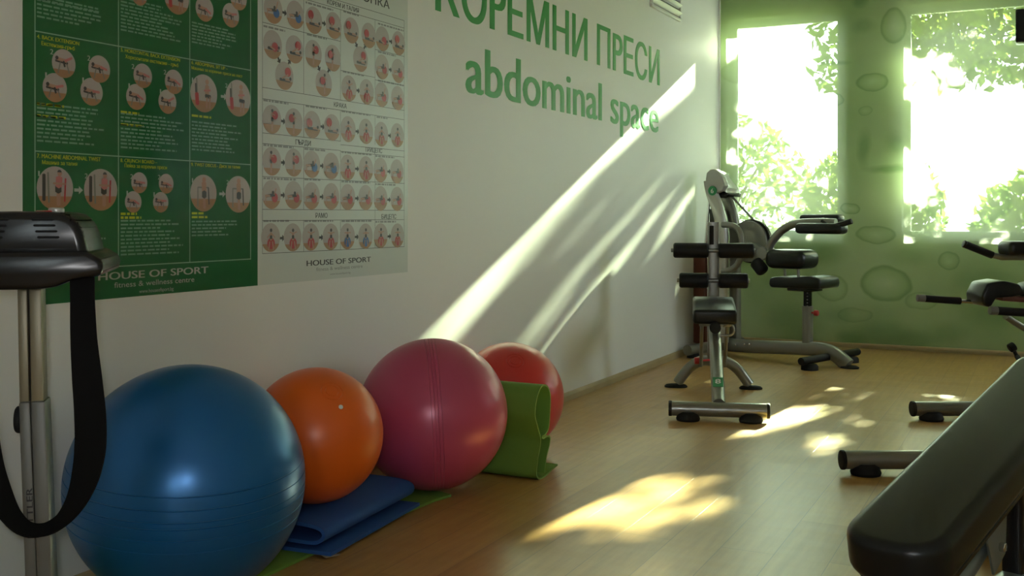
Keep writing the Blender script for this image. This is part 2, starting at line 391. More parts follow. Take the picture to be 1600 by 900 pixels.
wall_with_holes('wall_front', RY0 - .28, RY0, [(a, b, 1.2, 2.5) for a, b in REAR_FILL])
def window(n, x0, x1, z0, z1, y, mull=None):
    bm = NB(); w = .055
    for c, s in (((x0 + w / 2, y, (z0 + z1) / 2), (w, .07, z1 - z0)), ((x1 - w / 2, y, (z0 + z1) / 2), (w, .07, z1 - z0)),
                 (((x0 + x1) / 2, y, z0 + w / 2), (x1 - x0 - 2 * w, .07, w)), (((x0 + x1) / 2, y, z1 - w / 2), (x1 - x0 - 2 * w, .07, w))):
        box(bm, c, s, .006, 2)
    if mull: box(bm, ((x0 + x1) / 2, y, mull), (x1 - x0 - 2 * w, .05, .035), .006, 2)
    o = struct('window_%d' % n, bm, 'white_frame', None, 30)
    g = NB(); box(g, ((x0 + x1) / 2, y, (z0 + z1) / 2), (x1 - x0 - 2 * w + .01, .006, z1 - z0 - 2 * w + .01)); obj('window_pane', g, 'glass', o, 0)
    return o
for i, (a, b) in enumerate(WIN): window(i + 1, a, b, SILL, HEAD + .06, RY1 + .2, None)
for i, (a, b) in enumerate(REAR_FILL): window(i + 4, a, b, 1.2, 2.5, RY0 - .2, None)
for i, (a, b) in enumerate(SIDE_FILL):
    bm = NB(); w = .055; X = RX + .13
    for c, sz_ in (((X, a + w / 2, (SZ0 + SZ1) / 2), (.07, w, SZ1 - SZ0)), ((X, b - w / 2, (SZ0 + SZ1) / 2), (.07, w, SZ1 - SZ0)),
                   ((X, (a + b) / 2, SZ0 + w / 2), (.07, b - a - 2 * w, w)), ((X, (a + b) / 2, SZ1 - w / 2), (.07, b - a - 2 * w, w))): box(bm, c, sz_, .006, 2)
    o = struct('window_%d' % (6 + i), bm, 'white_frame', None, 30)
    g = NB(); box(g, (X, (a + b) / 2, (SZ0 + SZ1) / 2), (.006, b - a - 2 * w + .01, SZ1 - SZ0 - 2 * w + .01)); obj('window_pane', g, 'glass', o, 0)
def baseboard(name, p0, p1, nrm):
    bm = NB(); p0, p1, nrm = Vector(p0), Vector(p1), Vector(nrm); d = (p1 - p0)
    prof = [(0, 0), (.016, 0), (.016, .035), (.010, .048), (.004, .055), (0, .055)]
    A = [bm.verts.new(p0 + nrm * u + UP * v) for u, v in prof]; B = [bm.verts.new(p1 + nrm * u + UP * v) for u, v in prof]; k = len(prof)
    bm.faces.new(A); bm.faces.new(B[::-1])
    for i in range(k): bm.faces.new((A[i], B[i], B[(i + 1) % k], A[(i + 1) % k]))
    return struct(name, bm, 'trimwood')
bm = None
baseboard('baseboard_left', (0, RY0, 0), (0, RY1, 0), (1, 0, 0))
baseboard('baseboard_back', (.016, RY1, 0), (RX, RY1, 0), (0, -1, 0))
baseboard('baseboard_right', (RX, RY0, 0), (RX, RY1, 0), (-1, 0, 0))

# the printed translucent panel hung in front of the window wall
bm = NB()
nx, nz = 40, 30; X0, X1, Z0, Z1 = .022, 4.6, .05, 3.42
V = [[bm.verts.new((X0 + (X1 - X0) * i / nx, FILM_Y + .004 * math.sin(i * .5) * math.cos(j * .3), Z0 + (Z1 - Z0) * j / nz)) for j in range(nz + 1)] for i in range(nx + 1)]
for i in range(nx):
    for j in range(nz): bm.faces.new((V[i][j], V[i + 1][j], V[i + 1][j + 1], V[i][j + 1]))
film = tag(obj('printed_window_panel', bm, 'film'), 'translucent green panel printed with water drops hanging over the window wall', 'window panel')
for z, nm in ((3.425, 'top_rail'), (.045, 'bottom_hem')):
    b_ = NB(); box(b_, ((X0 + X1) / 2, FILM_Y, z), (X1 - X0, .012, .022), .003, 2); obj(nm, b_, 'white_frame' if nm == 'top_rail' else 'trimwood', film, 30)

b_ = NB(); box(b_, (.016, FILM_Y - .012, 1.75), (.016, .012, 3.34), .003, 2); obj('gap_light_strip', b_, 'white_frame', film, 30)  # white strip standing in for bright window light through the gap beside the panel

# ------------------------------------------------------------------ lettering and vent on the left wall
def wall_words(words, x0, x1, base, cap, label):
    """one line of vinyl letters stuck on the left wall, each letter a piece of its own"""
    root = thing('wall_lettering', label, 'wall lettering', (0, x0, base), 0, 'lettering on the left wall')
    full = text_bm(words, .022); xs = [v.co.x for v in full.verts]; a0, b0 = min(xs), max(xs); full.free(); k = (x1 - x0) / (b0 - a0); ky = cap / .73
    left = text_bm(words[0], .022); first = min(v.co.x for v in left.verts); left.free(); done = ''
    for ch in words:
        if ch != ' ':
            t = text_bm(done + ch, .022); end = max(v.co.x for v in t.verts); t.free()
            t = text_bm(ch, .022); w = max(v.co.x for v in t.verts)
            for v in t.verts: v.co = Vector(((v.co.x - w + end - a0) * k, v.co.y * ky, v.co.z))
            obj('letter', to_left_wall(t, .0015), 'letter', root, 0)
        done += ch
    return root
wall_words('abdominal space', 4.913, 8.07, 1.858, .275, 'green words abdominal space, the lower line of lettering on the white wall')
wall_words('КОPЕМНИ ПPЕСИ', 4.60, 8.10, 2.238, .285, 'green Cyrillic words, the upper line of lettering on the white wall')

va, vb, vz0 = 7.86, 8.60, 2.83; vz1 = 3.25
vent = thing('wall_vent', 'white louvred air vent high on the left wall near the windows', 'vent', (0, 0, 0))
bm = NB()
for c, s in (((.0125, (va + vb) / 2, vz0 + .0125), (.025, vb - va, .025)), ((.0125, (va + vb) / 2, vz1 - .0125), (.025, vb - va, .025)),
             ((.0125, va + .0125, (vz0 + vz1) / 2), (.025, .025, vz1 - vz0 - .05)), ((.0125, vb - .0125, (vz0 + vz1) / 2), (.025, .025, vz1 - vz0 - .05))): box(bm, c, s, .003, 2)
obj('vent_frame', bm, 'vent', vent)
bm = NB(); box(bm, (.003, (va + vb) / 2, (vz0 + vz1) / 2), (.004, vb - va - .04, vz1 - vz0 - .04)); obj('vent_backing', bm, 'grey_cap', vent, 0)
z = vz0 + .055
while z < vz1 - .04:
    bm = NB(); box(bm, (.024, (va + vb) / 2, z), (.05, vb - va - .05, .006), .002, 1, Matrix.Rotation(math.radians(-38), 4, 'Y')); obj('louvre_slat', bm, 'vent', vent); z += .066

# ------------------------------------------------------------------ posters
GX, WXA, WXB, PB, PT = 2.182, 3.247, 4.34, .924, 2.50
EPS = .0004
def poly2(bm, pts, lay, mi):
    vs = [bm.verts.new((p[0], p[1], lay * EPS)) for p in pts]; f = bm.faces.new(vs); f.material_index = mi
def rect2(bm, a, z0, b, z1, lay=0, mi=0): poly2(bm, [(a, z0), (b, z0), (b, z1), (a, z1)], lay, mi)
def disc2(bm, c, r, lay, mi, n=28, a0=0, a1=2 * PI, ry=None):
    ry = ry or r; full = abs(a1 - a0 - 2 * PI) < 1e-6; k = n if full else n + 1
    poly2(bm, [(c[0] + r * math.cos(a0 + (a1 - a0) * i / n), c[1] + ry * math.sin(a0 + (a1 - a0) * i / n)) for i in range(k)], lay, mi)
def stroke2(bm, p, q, w, lay, mi):
    p, q = Vector(p).to_2d(), Vector(q).to_2d(); d = (q - p)
    if d.length < 1e-6: return
    n = Vector((-d.y, d.x)).normalized() * w / 2; e = d.normalized() * w * .3
    poly2(bm, [p - e * .2 + n, p - e - n * 0, p - e * .2 - n, q + e * .2 - n, q + e, q + e * .2 + n], lay, mi)
PICM = ['pic_bg', 'pic_floor', 'pic_red', 'pic_blue', 'pic_dark', 'pic_skin', 'pic_pink', 'silver']
def picture(parent, px, py, r, style, rnd, x=.0022):
    """one round printed photograph of somebody exercising"""
    c = wall(px, py); cx, cz = c.y, c.z; bm = NB()
    disc2(bm, (cx, cz), r, 0, 0, 32)
    h = rnd.uniform(.30, .5)                                         # height of the floor segment
    a = math.asin(max(-.95, min(.95, -1 + 2 * h * .75)))
    a = math.asin(-h); disc2(bm, (cx, cz), r, 1, 1, 18, PI - a, 2 * PI + a)
    P = lambda u, v: (cx + u * r, cz + v * r)
    cloth = 6 if rnd.random() < .5 else 4
    ball = 3 if style.endswith('b') else 2
    s = style[0]
    if s == 'm':                                                   # standing at a machine
        stroke2(bm, P(-.62, .6), P(-.62, -.55), r * .18, 2, 4); stroke2(bm, P(-.4, .7), P(-.35, -.65), r * .1, 2, 7)
        u = .18; stroke2(bm, P(u, -.75), P(u, -.1), r * .22, 2, 5); stroke2(bm, P(u - .02, -.15), P(u - .02, .1), r * .34, 3, 4)
        stroke2(bm, P(u, .1), P(u + .02, .48), r * .36, 4, 6); stroke2(bm, P(u - .3, .22), P(u + .38, .2), r * .1, 5, 5)
        disc2(bm, P(u + .04, .68), r * .13, 6, 5, 12); disc2(bm, P(u + .02, .73), r * .12, 7, 4, 10, 0, PI)
        stroke2(bm, P(.55, .45), P(.5, -.6), r * .09, 5, 2)
    elif s == 'd':                                                 # standing at a rail
        stroke2(bm, P(-.45, .3), P(-.45, -.7), r * .09, 2, 7); stroke2(bm, P(-.45, .3), P(.35, .3), r * .09, 2, 7); stroke2(bm, P(.35, .3), P(.4, -.6), r * .09, 2, 4)
        stroke2(bm, P(.0, .55), P(.02, .1), r * .34, 3, 5); stroke2(bm, P(.02, .05), P(.02, -.2), r * .34, 4, 4); stroke2(bm, P(.02, -.2), P(.05, -.8), r * .2, 3, 5)
        disc2(bm, P(0, .72), r * .15, 5, 5, 12)
    elif s == 's':                                                 # seated at a machine
        stroke2(bm, P(-.55, .75), P(-.5, -.5), r * .1, 2, 7); stroke2(bm, P(-.62, .45), P(-.6, .0), r * .12, 3, 4); stroke2(bm, P(-.55, -.05), P(-.5, -.6), r * .26, 3, 2)
        stroke2(bm, P(.2, -.1), P(.22, .4), r * .3, 3, 5); stroke2(bm, P(.0, .15), P(.45, .2), r * .1, 4, 6); stroke2(bm, P(.1, -.12), P(.45, -.15), r * .2, 4, 4)
        stroke2(bm, P(.42, -.15), P(.4, -.75), r * .13, 4, 5); stroke2(bm, P(.2, -.2), P(.18, -.75), r * .12, 4, 5); disc2(bm, P(.2, .62), r * .14, 5, 5, 12)
    elif s == 'b':                                                 # bent over a bench
        y = rnd.uniform(-.15, .1); stroke2(bm, P(-.7, y + .05), P(.3, y - .05), r * .16, 2, 4)
        stroke2(bm, P(-.6, y + .2), P(.2, y + .1), r * .24, 3, 5); stroke2(bm, P(.1, y + .12), P(.65, y + rnd.uniform(-.2, .4)), r * .18, 4, 6)
        stroke2(bm, P(-.3, y), P(-.5, -.7), r * .1, 2, 7); stroke2(bm, P(.2, y), P(.45, -.65), r * .1, 2, 7)
        disc2(bm, P(-.62, y + .25), r * .14, 5, 4, 12); stroke2(bm, P(-.05, y + .05), P(.05, y - .3), r * .16, 4, 4)
    elif s == 'l':                                                 # lying, ball in the air or under the feet
        bx, bz = rnd.choice([(-.35, .1), (-.25, .3), (.35, .3), (.2, -.15), (-.4, .35)])
        stroke2(bm, P(-.5, -.28), P(.6, -.32), r * .2, 2, 4); stroke2(bm, P(.1, -.24), P(.68, -.26), r * .16, 3, 5)
        disc2(bm, P(.62, -.16), r * .12, 4, 4, 12); disc2(bm, P(bx, bz), r * .33, 5, ball, 20); stroke2(bm, P(-.3, -.2), P(bx, bz - .2), r * .12, 6, 5)
    elif s == 'u':                                                 # standing with the ball
        u = rnd.uniform(-.12, .1); stroke2(bm, P(u, -.8), P(u + .03, -.1), r * .18, 2, 5); stroke2(bm, P(u, -.1), P(u, .1), r * .24, 3, 4)
        stroke2(bm, P(u, .1), P(u, .42), r * .24, 3, 5); disc2(bm, P(u, .6), r * .12, 4, 4, 12)
        disc2(bm, P(u + rnd.choice([-.25, .3]), rnd.uniform(.15, .4)), r * .3, 5, ball, 20); stroke2(bm, P(u - .1, .38), P(u + .25, .3), r * .08, 6, 5)
    elif s == 't':                                                 # sitting on the ball
        disc2(bm, P(.02, -.42), r * .40, 3, ball, 22); stroke2(bm, P(.0, -.15), P(.0, .3), r * .24, 4, 5); stroke2(bm, P(0, -.05), P(0, .1), r * .25, 5, 4)
        a_ = rnd.uniform(-.1, .35); stroke2(bm, P(-.05, .28), P(-.38, .1 + a_), r * .09, 5, 5); stroke2(bm, P(.05, .28), P(.4, .1 + a_), r * .09, 5, 5)
        disc2(bm, P(0, .5), r * .13, 5, 4, 12); stroke2(bm, P(-.15, -.3), P(-.25, -.85), r * .12, 6, 5); stroke2(bm, P(.15, -.3), P(.25, -.85), r * .12, 6, 5)
    else:                                                          # leaning on the ball
        disc2(bm, P(.32, -.22), r * .33, 3, ball, 22); stroke2(bm, P(-.6, -.12), P(.3, -.02), r * .2, 4, 4); stroke2(bm, P(-.7, -.1), P(-.2, -.1), r * .15, 5, 5)
        stroke2(bm, P(.25, .0), P(.45, rnd.uniform(.15, .6)), r * .11, 5, 5); disc2(bm, P(.1, .14), r * .12, 6, 4, 12); stroke2(bm, P(-.6, -.15), P(-.7, -.6), r * .1, 4, 5)
    obj('round_picture', to_left_wall(bm, x), PICM, parent, 0)
def words(bm, a, b, z, h, rnd, mi=0, fill=1.0, lay=0):
    """one line of small print, too small to read: a row of word-long bars"""
    s = a; end = a + (b - a) * fill
    while s < end:
        w = rnd.uniform(.010, .034); e = min(s + w, end); rect2(bm, s, z, e, z + h, lay, mi); s = e + .0055
rnd = random.Random(5)
def sheet(name, a, b, m, lab):
    bm = NB(); box(bm, (.0008, (a + b) / 2, (PB + PT) / 2), (.0016, b - a, PT - PB)); return tag(obj(name, bm, m, None, 0), lab, 'poster')
pg = sheet('exercise_poster', GX, WXA, 'p_green', 'glossy dark green exercise poster with nine numbered sections on the left wall')
pw = sheet('exercise_poster', WXA, WXB, 'p_white', 'white exercise ball poster in a grid of small round photos, beside the green poster')
TX = .0019
sz = lambda px, py: (wall(px, py).y, wall(px, py).z)
# green poster: ruled grid
gx = [sz(54, 200)[0], sz(184.5, 200)[0], sz(296, 200)[0], sz(391, 200)[0]]
r1 = (sz(54, 49.6)[1] + sz(391, 109)[1]) / 2; r2 = (sz(54, 237)[1] + sz(391, 256.5)[1]) / 2; rb = (sz(164, 417.5)[1] + sz(391, 404.4)[1]) / 2
lw = .0035; bm = NB()
for z in (r1, r2, rb): rect2(bm, gx[0] - lw / 2, z - lw / 2, gx[3] + lw / 2, z + lw / 2, 1)
for s in gx: rect2(bm, s - lw / 2, rb, s + lw / 2, PT - .02, 0)
obj('ruled_lines', to_left_wall(bm, TX), 'p_line', pg, 0)
def put_text(bm, s, px0, py0, px1, py1, cap_px, bold=.0, level=True):
    """printed words from pixel (px0,py0) to (px1,py1) on the left wall"""
    a, z0 = sz(px0, py0); b, z1 = sz(px1, py1); zc = sz(px0, py0 - cap_px)[1] - z0
    t = text_fit(s, a, b, (z0 + z1) / 2 if level else z0, cap=zc, bold=bold); merge(bm, t)
bm = NB()
for s, *p in (('4. BACK EXTENSION', 57, 60.5, 123, 70.5, 6.5), ('Екстензия-гръб', 64, 71, 116, 78.5, 6.5),
              ('5. HORIZONTAL BACK EXTENSION', 188, 80.5, 280.5, 96.5, 6), ('Хоризонтали екстензия – гръб', 195, 91, 278, 105, 6),
              ('6. ABDOMINAL SIT UP –', 298.5, 100.5, 355, 109.5, 5.5), ('Машина за коремни преси на лост', 298.5, 108, 378, 121.5, 5),
              ('7. MACHINE ABDOMINAL TWIST', 57, 247, 156.5, 251.8, 7), ('Машина за талия', 65, 257, 120, 258.5, 6.5),
              ('8. CRUNCH BOARD –', 187.5, 254, 245, 255.5, 6), ('Пейка за коремни преси', 194, 262, 260, 264, 6),
              ('9. TWIST DISCUS - Диск за талия', 298, 260, 374.5, 263, 5.5)):
    bm = NB(); put_text(bm, s, *p, bold=.012); obj('section_heading', to_left_wall(bm, TX), 'p_yel', pg, 0)
for s, b, *p in (('HOUSE OF SPORT', .03, 152, 438, 325, 427, 12.5), ('fitness & wellness centre', 0, 178, 450.5, 303, 439.5, 9), ('www.houseofsport.bg', 0, 217, 458, 270.5, 453.5, 6)):
    bm = NB(); put_text(bm, s, *p, bold=b); obj('gym_name', to_left_wall(bm, TX), 'p_logo', pg, 0)
bm = NB()
for (px0, py0, px1, n, st, fl_) in ((57, 8, 180, 2, .0125, .9), (57, 14, 180, 4, .0165, .85), (188, 10, 293, 8, .0155, .9), (299, 46, 389, 6, .0155, .85),
                             (57, 170, 180, 8, .0165, .92), (188, 184, 293, 8, .0165, .95), (299, 196, 389, 7, .0165, .9),
                             (57, 338, 180, 8, .0165, .9), (188, 346, 293, 8, .0165, .95), (299, 347, 389, 4, .0165, .8)):
    a = sz(px0, 300)[0]; b = sz(px1, 300)[0]; z = sz((px0 + px1) / 2, py0 + (px1 - px0) * .0)[1]
    bm = NB()
    for k in range(int(n * 1.3)): words(bm, a, b, z - k * st * .76, .0055, rnd, 0, rnd.uniform(.6, 1) * fl_)
    obj('small_print', to_left_wall(bm, TX), 'p_text', pg, 0)
for (px0, py0, w) in ((57, 164, .10), (57, 182.5, .11), (188, 176.5, .08), (188, 196, .10), (299, 182, .1), (188, 336, .07), (188, 342, .09), (299, 335, .06), (299, 341, .08)):
    a, z = sz(px0, py0); bm = NB(); words(bm, a, a + w, z, .008, rnd); obj('yellow_small_print', to_left_wall(bm, TX), 'p_yel', pg, 0)
for (px, py) in ((121, 297), (348.5, 151), (346, 303)):                # pale arrows between paired pictures
    a, z = sz(px, py); bm = NB(); rect2(bm, a - .014, z - .005, a + .004, z + .005); poly2(bm, [(a + .004, z - .013), (a + .02, z), (a + .004, z + .013)], 0, 0); obj('pale_arrow', to_left_wall(bm, TX), 'p_logo', pg, 0)
for d_, px, py in (('2', 80, 80), ('2', 138, 90), ('1', 71, 116), ('1', 129, 124), ('2', 207, 103), ('2', 257, 112), ('1', 201, 133), ('1', 250, 142), ('1', 300, 124), ('2', 353, 133),
                   ('1', 60, 270), ('2', 134, 274), ('2', 205, 275), ('2', 248, 276), ('1', 198, 301), ('1', 240, 303), ('1', 300, 281), ('2', 355, 284)):
    a, z = sz(px, py); t = text_fit(d_, a - .006 if d_ == '2' else a - .003, a + .006 if d_ == '2' else a + .003, z - .010, cap=.017, bold=.01); obj('picture_number', to_left_wall(t, TX), 'p_logo', pg, 0)
for px, py, rp, stl in ((275.5, -4, 19.5, 's'), (319, 14, 14, 'b'), (360, 24, 13, 'b'), (372, -3, 13, 'b'), (217, -7, 12, 'b'),
                        (99, 99.5, 18.5, 'b'), (154.5, 108, 17, 'b'), (85, 137, 19, 'b'), (142.5, 143.5, 17.5, 'b'),
                        (222.5, 118.5, 14.5, 'b'), (271, 128, 14, 'b'), (212, 151.5, 15.5, 'b'), (261, 159, 14, 'b'), (318, 146, 21, 's'), (371.5, 153.5, 19.5, 's'),
                        (85.5, 294, 28.5, 'm'), (157, 296.5, 26, 'm'), (217, 285.5, 12.5, 'b'), (259, 287, 11.5, 'b'), (207.5, 315.5, 13, 'b'), (250.5, 316, 12, 'b'),
                        (317.5, 301.7, 20.5, 'd'), (371.7, 303.6, 19.5, 'd')):
    picture(pg, px, py, (sz(px + rp, py)[0] - sz(px - rp, py)[0]) / 2, stl, rnd)
# white poster: ruled grid
wx = [sz(409.5, 250)[0], sz(474, 250)[0], sz(531.5, 250)[0], sz(585.5, 250)[0], sz(631, 250)[0]]
zz = lambda pl, pr: (sz(*pl)[1] + sz(*pr)[1]) / 2
za = zz((560, 10.7), (633, 33)); zb = zz((560, 23.3), (632.7, 44.7))
z1m = zz((410, 35.4), (532, 64.5)); z1b = zz((409.5, 135.6), (632, 173.5)); z2t = zz((409.5, 152), (632, 189)); z2b = sz(409.5, 207.7)[1]
z3t = sz(409, 224)[1]; z3m = zz((409, 274), (630, 288)); z3b = zz((409, 325.5), (630, 330)); z4t = zz((409, 342.5), (630, 345)); z4b = zz((409, 394), (630, 387.3))
zt2 = sz(531, 226)[1]; zt3 = sz(531, 235)[1]; lw = .002; bm = NB()
H = lambda z, i, j, l=1: rect2(bm, wx[i] - lw / 2, z - lw / 2, wx[j] + lw / 2, z + lw / 2, l)
Vv = lambda i, a, b: rect2(bm, wx[i] - lw / 2, min(a, b), wx[i] + lw / 2, max(a, b), 0)
for z in (za, zb, z1b, z2t, z3m, z3b, z4t, z4b): H(z, 0, 4)
H(z2b, 0, 2); H(z3t, 0, 2); H(zt2, 2, 4, 2); H(zt3 - .004, 2, 4, 2); H(z1m, 0, 2)
z7 = zz((532.5, 110), (586, 121.5)); H(z7, 2, 3); zr1 = zz((587, 78), (631, 88)); zr2 = zz((587, 124), (631, 135)); H(zr1, 3, 4); H(zr2, 3, 4)
for i in (0, 4): Vv(i, za, z4b)
for i in (1, 2, 3): Vv(i, zb, z1b)
for i in (1, 2, 3): Vv(i, z2t, z2b)
for i in (1, 2, 3): Vv(i, z3t, z3b)
for i in (1, 2, 3): Vv(i, z4t, z4b)
Vv(3, z3b, z4t)
obj('ruled_lines', to_left_wall(bm, TX), 'black_ink', pw, 0)
for s, b, *p in (('ТОПКА', .012, 556, -3, 608, 15, 13), ('КОРЕМ И ТАЛИЯ', .015, 510.5, 6.5, 560, 20, 7.5), ('КРАКА', .015, 521, 166.5, 541, 170, 7.5), ('ГЪРДИ', .015, 461, 225.5, 485, 228, 8), ('ТРИЦЕПС', .015, 569.5, 237, 596.5, 239.5, 7.5),
                 ('РАМО', .015, 492.5, 340.5, 511, 340.5, 8), ('БИЦЕПС', .015, 595.5, 342, 618.5, 342, 7.5), ('HOUSE OF SPORT', .03, 478, 414.5, 579, 410, 9)):
    bm = NB(); put_text(bm, s, *p, bold=b); obj('black_lettering', to_left_wall(bm, TX), 'black_ink', pw, 0)
for s, *p in (('fitness & wellness centre', 493.5, 423.5, 566, 418.5, 6), ('www.houseofsport.bg', 515, 429.5, 547, 427.5, 3.5)):
    bm = NB(); put_text(bm, s, *p); obj('grey_lettering', to_left_wall(bm, TX), 'p_grey', pw, 0)
for (px0, px1, py) in ((411, 445, 42), (477, 520, 5), (479, 510, 55), (536, 560, 19), (590, 630, 38), (590, 618, 82), (590, 630, 127), (535, 568, 113), (411, 450, 158), (477, 510, 167), (533, 578, 175), (588, 606, 184),
                       (411, 458, 228), (475, 508, 234), (533, 580, 239), (586, 616, 245), (411, 463, 280), (475, 500, 281.5), (533, 578, 285), (586, 618, 289), (411, 452, 347), (475, 520, 347), (533, 581, 347), (586, 618, 348)):
    a, z = sz(px0, py); b = sz(px1, py)[0]; bm = NB(); words(bm, a, b, z, .008, rnd); obj('caption', to_left_wall(bm, TX), 'p_grey', pw, 0)
def arrow(px, py, ang):
    a, z = sz(px, py); R = Matrix.Rotation(ang, 2)
    q = lambda u, v: (Vector((a, z)) + R @ Vector((u, v)))[:]
    bm = NB(); poly2(bm, [q(-.016, -.005), q(.002, -.005), q(.002, .005), q(-.016, .005)], 0, 0); poly2(bm, [q(.002, -.014), q(.018, 0), q(.002, .014)], 0, 0)
    obj('black_arrow', to_left_wall(bm, TX), 'black_ink', pw, 0)
for x, y in ((443.5, 20), (505, 36.5), (610, 65), (609, 109), (558.5, 141.5), (441.5, 189.5), (503, 198), (557.5, 205.5), (608, 212)): arrow(x, y, -.06)
for yy, xs in ((1, (441, 502, 557, 607)), (2, (441, 502, 557, 607)), (3, (440, 501, 556.5, 607.5))):
    for x in xs: arrow(x, {1: 254 + (x - 441) * .085, 2: 305 + (x - 441) * .043, 3: 372 - (x - 441) * .016}[yy], 0)
for x, y, a_ in ((435, 93, -1.05), (451, 98, .95), (497.5, 105.5, -1.05), (513, 110, .95), (556, 69, -1.05), (569.5, 73, .95)): arrow(x, y, a_)
A3 = lambda x, y: (390 + x / 4.092, y / 4.092)
A4 = lambda x, y: (390 + x / 3.75, 210 + y / 3.75)
pics = [A3(*p) for p in ((148, 60), (290, 95), (408, 130), (535, 163), (648, 195), (760, 227), (847, 248), (950, 277), (145, 285), (285, 316), (220, 485), (405, 343), (530, 372), (472, 532), (707, 378),
                         (845, 428), (947, 454), (633, 565), (746, 587), (842, 605), (945, 627), (140, 763), (280, 782), (398, 797), (525, 815), (627, 826), (742, 840), (840, 858), (942, 865))]
pics += [A4(*p) for p in ((128, 157), (256, 165), (362, 175), (476, 185), (572, 194), (680, 202), (765, 208), (861, 217), (126, 352), (255, 355), (360, 360), (476, 363), (572, 367), (678, 370), (765, 375), (862, 378),
                          (121, 604), (250, 603), (356, 601), (473, 600), (570, 597), (677, 596), (766, 593), (864, 592))]
sty = ['kb', 'kb', 'l', 'l', 'l', 'l', 'l', 'l', 'l', 'l', 'l', 'u', 'u', 'u', 'l', 'k', 'k', 't', 't', 'k', 'k', 'u', 'u', 'l', 'l', 't', 't', 't', 't',
       'u', 'u', 'kb', 'kb', 't', 't', 'k', 'k', 'k', 'k', 'k', 'k', 'k', 'k', 'k', 'k', 't', 't', 't', 't', 'tb', 'tb', 't', 't']
for (px, py), stl in zip(pics, sty): picture(pw, px, py, .0575, stl, rnd)

# ------------------------------------------------------------------ exercise balls
def ball(label, m, c, R, axis, groove0=(4, 10, 16), plug=None, poles=(5.5, 9, 171, 174.5)):
    root = thing('exercise_ball', label, 'exercise ball', (c[0], c[1], c[2] - R), 0, 'exercise balls along the left wall')
    prof = []; degs = []
    gset = sorted([g for d in groove0 for g in (90 - d, 90 + d)] + list(poles))
    x = 0.0
    while x <= 180.001: degs.append(round(x, 3)); x += 2.0
    for g in gset: degs += [g - .35, g - .12, g + .12, g + .35]
    for d in sorted(set(degs)):
        rr = R - (.0022 if any(abs(d - g) < .2 for g in gset) else 0); a = math.radians(d)
        prof.append((rr * math.sin(a) if 0.01 < d < 179.99 else 0, -rr * math.cos(a)))
    q = Vector(axis).normalized().to_track_quat('Z', 'Y').to_matrix().to_4x4()
    bm = NB(); lathe(bm, prof, Matrix.Translation((0, 0, R)) @ q, 96)
    obj('ball_shell', bm, m, root, 50)
    if plug is not None:
        d = (Vector(plug) - Vector(c)).normalized(); bm = NB(); b0 = Vector((0, 0, R))
        cyl(bm, b0 + d * (R - .004), b0 + d * (R + .003), .0085, 14, .002); obj('air_plug', bm, 'white_ink', root)
    return root
def ball_hit(px, py, c, R):
    d = ray(px, py).normalized(); o = CAM - Vector(c); b = o.dot(d); return CAM + d * (-b - math.sqrt(b * b - o.dot(o) + R * R))
ball('largest ball, metallic blue, nearest the camera', 'ball_blue', (.379, 2.472, .374), .36, (.10, -.06, 1), (1.5, 7, 13), None, ())
oc = (.32, 3.199, .378)
ball('orange ball with a white plug resting on the folded blue mat', 'ball_orange', oc, .25, (.55, -.35, .75), (), ball_hit(532.5, 636, oc, .25))
ball('pink ball between the orange ball and the green folded mat', 'ball_pink', (.378, 3.948, .337), .325, (.8, .55, .05), (1.2, 3.8))
rc = (.323, 4.80, .275)
ball('red ball behind the folded green mat, farthest along the wall', 'ball_red', rc, .275, ball_hit(805, 563, rc, .275) - Vector(rc), ())

# ------------------------------------------------------------------ mats
def ribbon_solid(bm, prof, th, a, b, mi_edge=0):
    """a sheet of thickness th following prof (u,v), extruded from a to b along local x -> (x, u, v)"""
    P = [Vector(p) for p in prof]; n = len(P); off = []
    for i in range(n):
        t = (P[min(i + 1, n - 1)] - P[max(i - 1, 0)]).normalized(); off.append(Vector((-t.y, t.x)) * th / 2)
    ring = [P[i] + off[i] for i in range(n)] + [P[i] - off[i] for i in range(n - 1, -1, -1)]; k = len(ring)
    A = [bm.verts.new((a, p.x, p.y)) for p in ring]; B = [bm.verts.new((b, p.x, p.y)) for p in ring]
    for i in range(k): bm.faces.new((A[i], A[(i + 1) % k], B[(i + 1) % k], B[i]))
    for R_ in (A, B):
        for i in range(n - 1):
            f = bm.faces.new((R_[i], R_[i + 1], R_[k - 2 - i], R_[k - 1 - i])); f.material_index = mi_edge
def cm(pts, n=8): return [(p.x, p.y) for p in smooth_path([(a, b, 0) for a, b in pts], n)]
# flat green mat on the floor
bm = NB(); prism(bm, [(.06, 1.75), (.46, 1.75), (.452, 2.9), (.452, 3.4), (.478, 3.80), (.50, 3.90), (.44, 3.92), (.10, 3.88)], .0, .012, 'xy', .003, 2)
tag(obj('exercise_mat', bm, 'mat_green'), 'flat green mat on the floor underneath the blue and orange balls', 'exercise mat', 'exercise mats by the wall')
# folded blue mat under the orange ball
p0 = floor_at(517, 867, .02); p1 = floor_at(670, 780, .02); ang = math.atan2(p1.y - p0.y, p1.x - p0.x); Lm = (p1 - p0).length
bmroot = thing('exercise_mat', 'blue mat folded into layers under the orange ball', 'exercise mat', (p0.x, p0.y, .012), ang, 'exercise mats by the wall')
bm = NB()
prof = cm([(.0, .009), (.15, .009), (.36, .011), (.46, .018), (.475, .034), (.44, .050), (.25, .044), (.09, .040), (.045, .050), (.030, .072), (.048, .092), (.12, .102), (.28, .104), (.42, .100)], 8)
ribbon_solid(bm, prof, .013, .0, Lm * .89); obj('folded_sheet', bm, 'mat_blue', bmroot, 60)
bm = NB(); prism(bm, [(-.015, .012), (.03, -.018), (.045, .03), (.01, .05)], .0005, .0022, 'xy'); obj('paper_tab', bm, 'paper_tan', bmroot, 0)['label'] = 'tan paper corner under the mat'
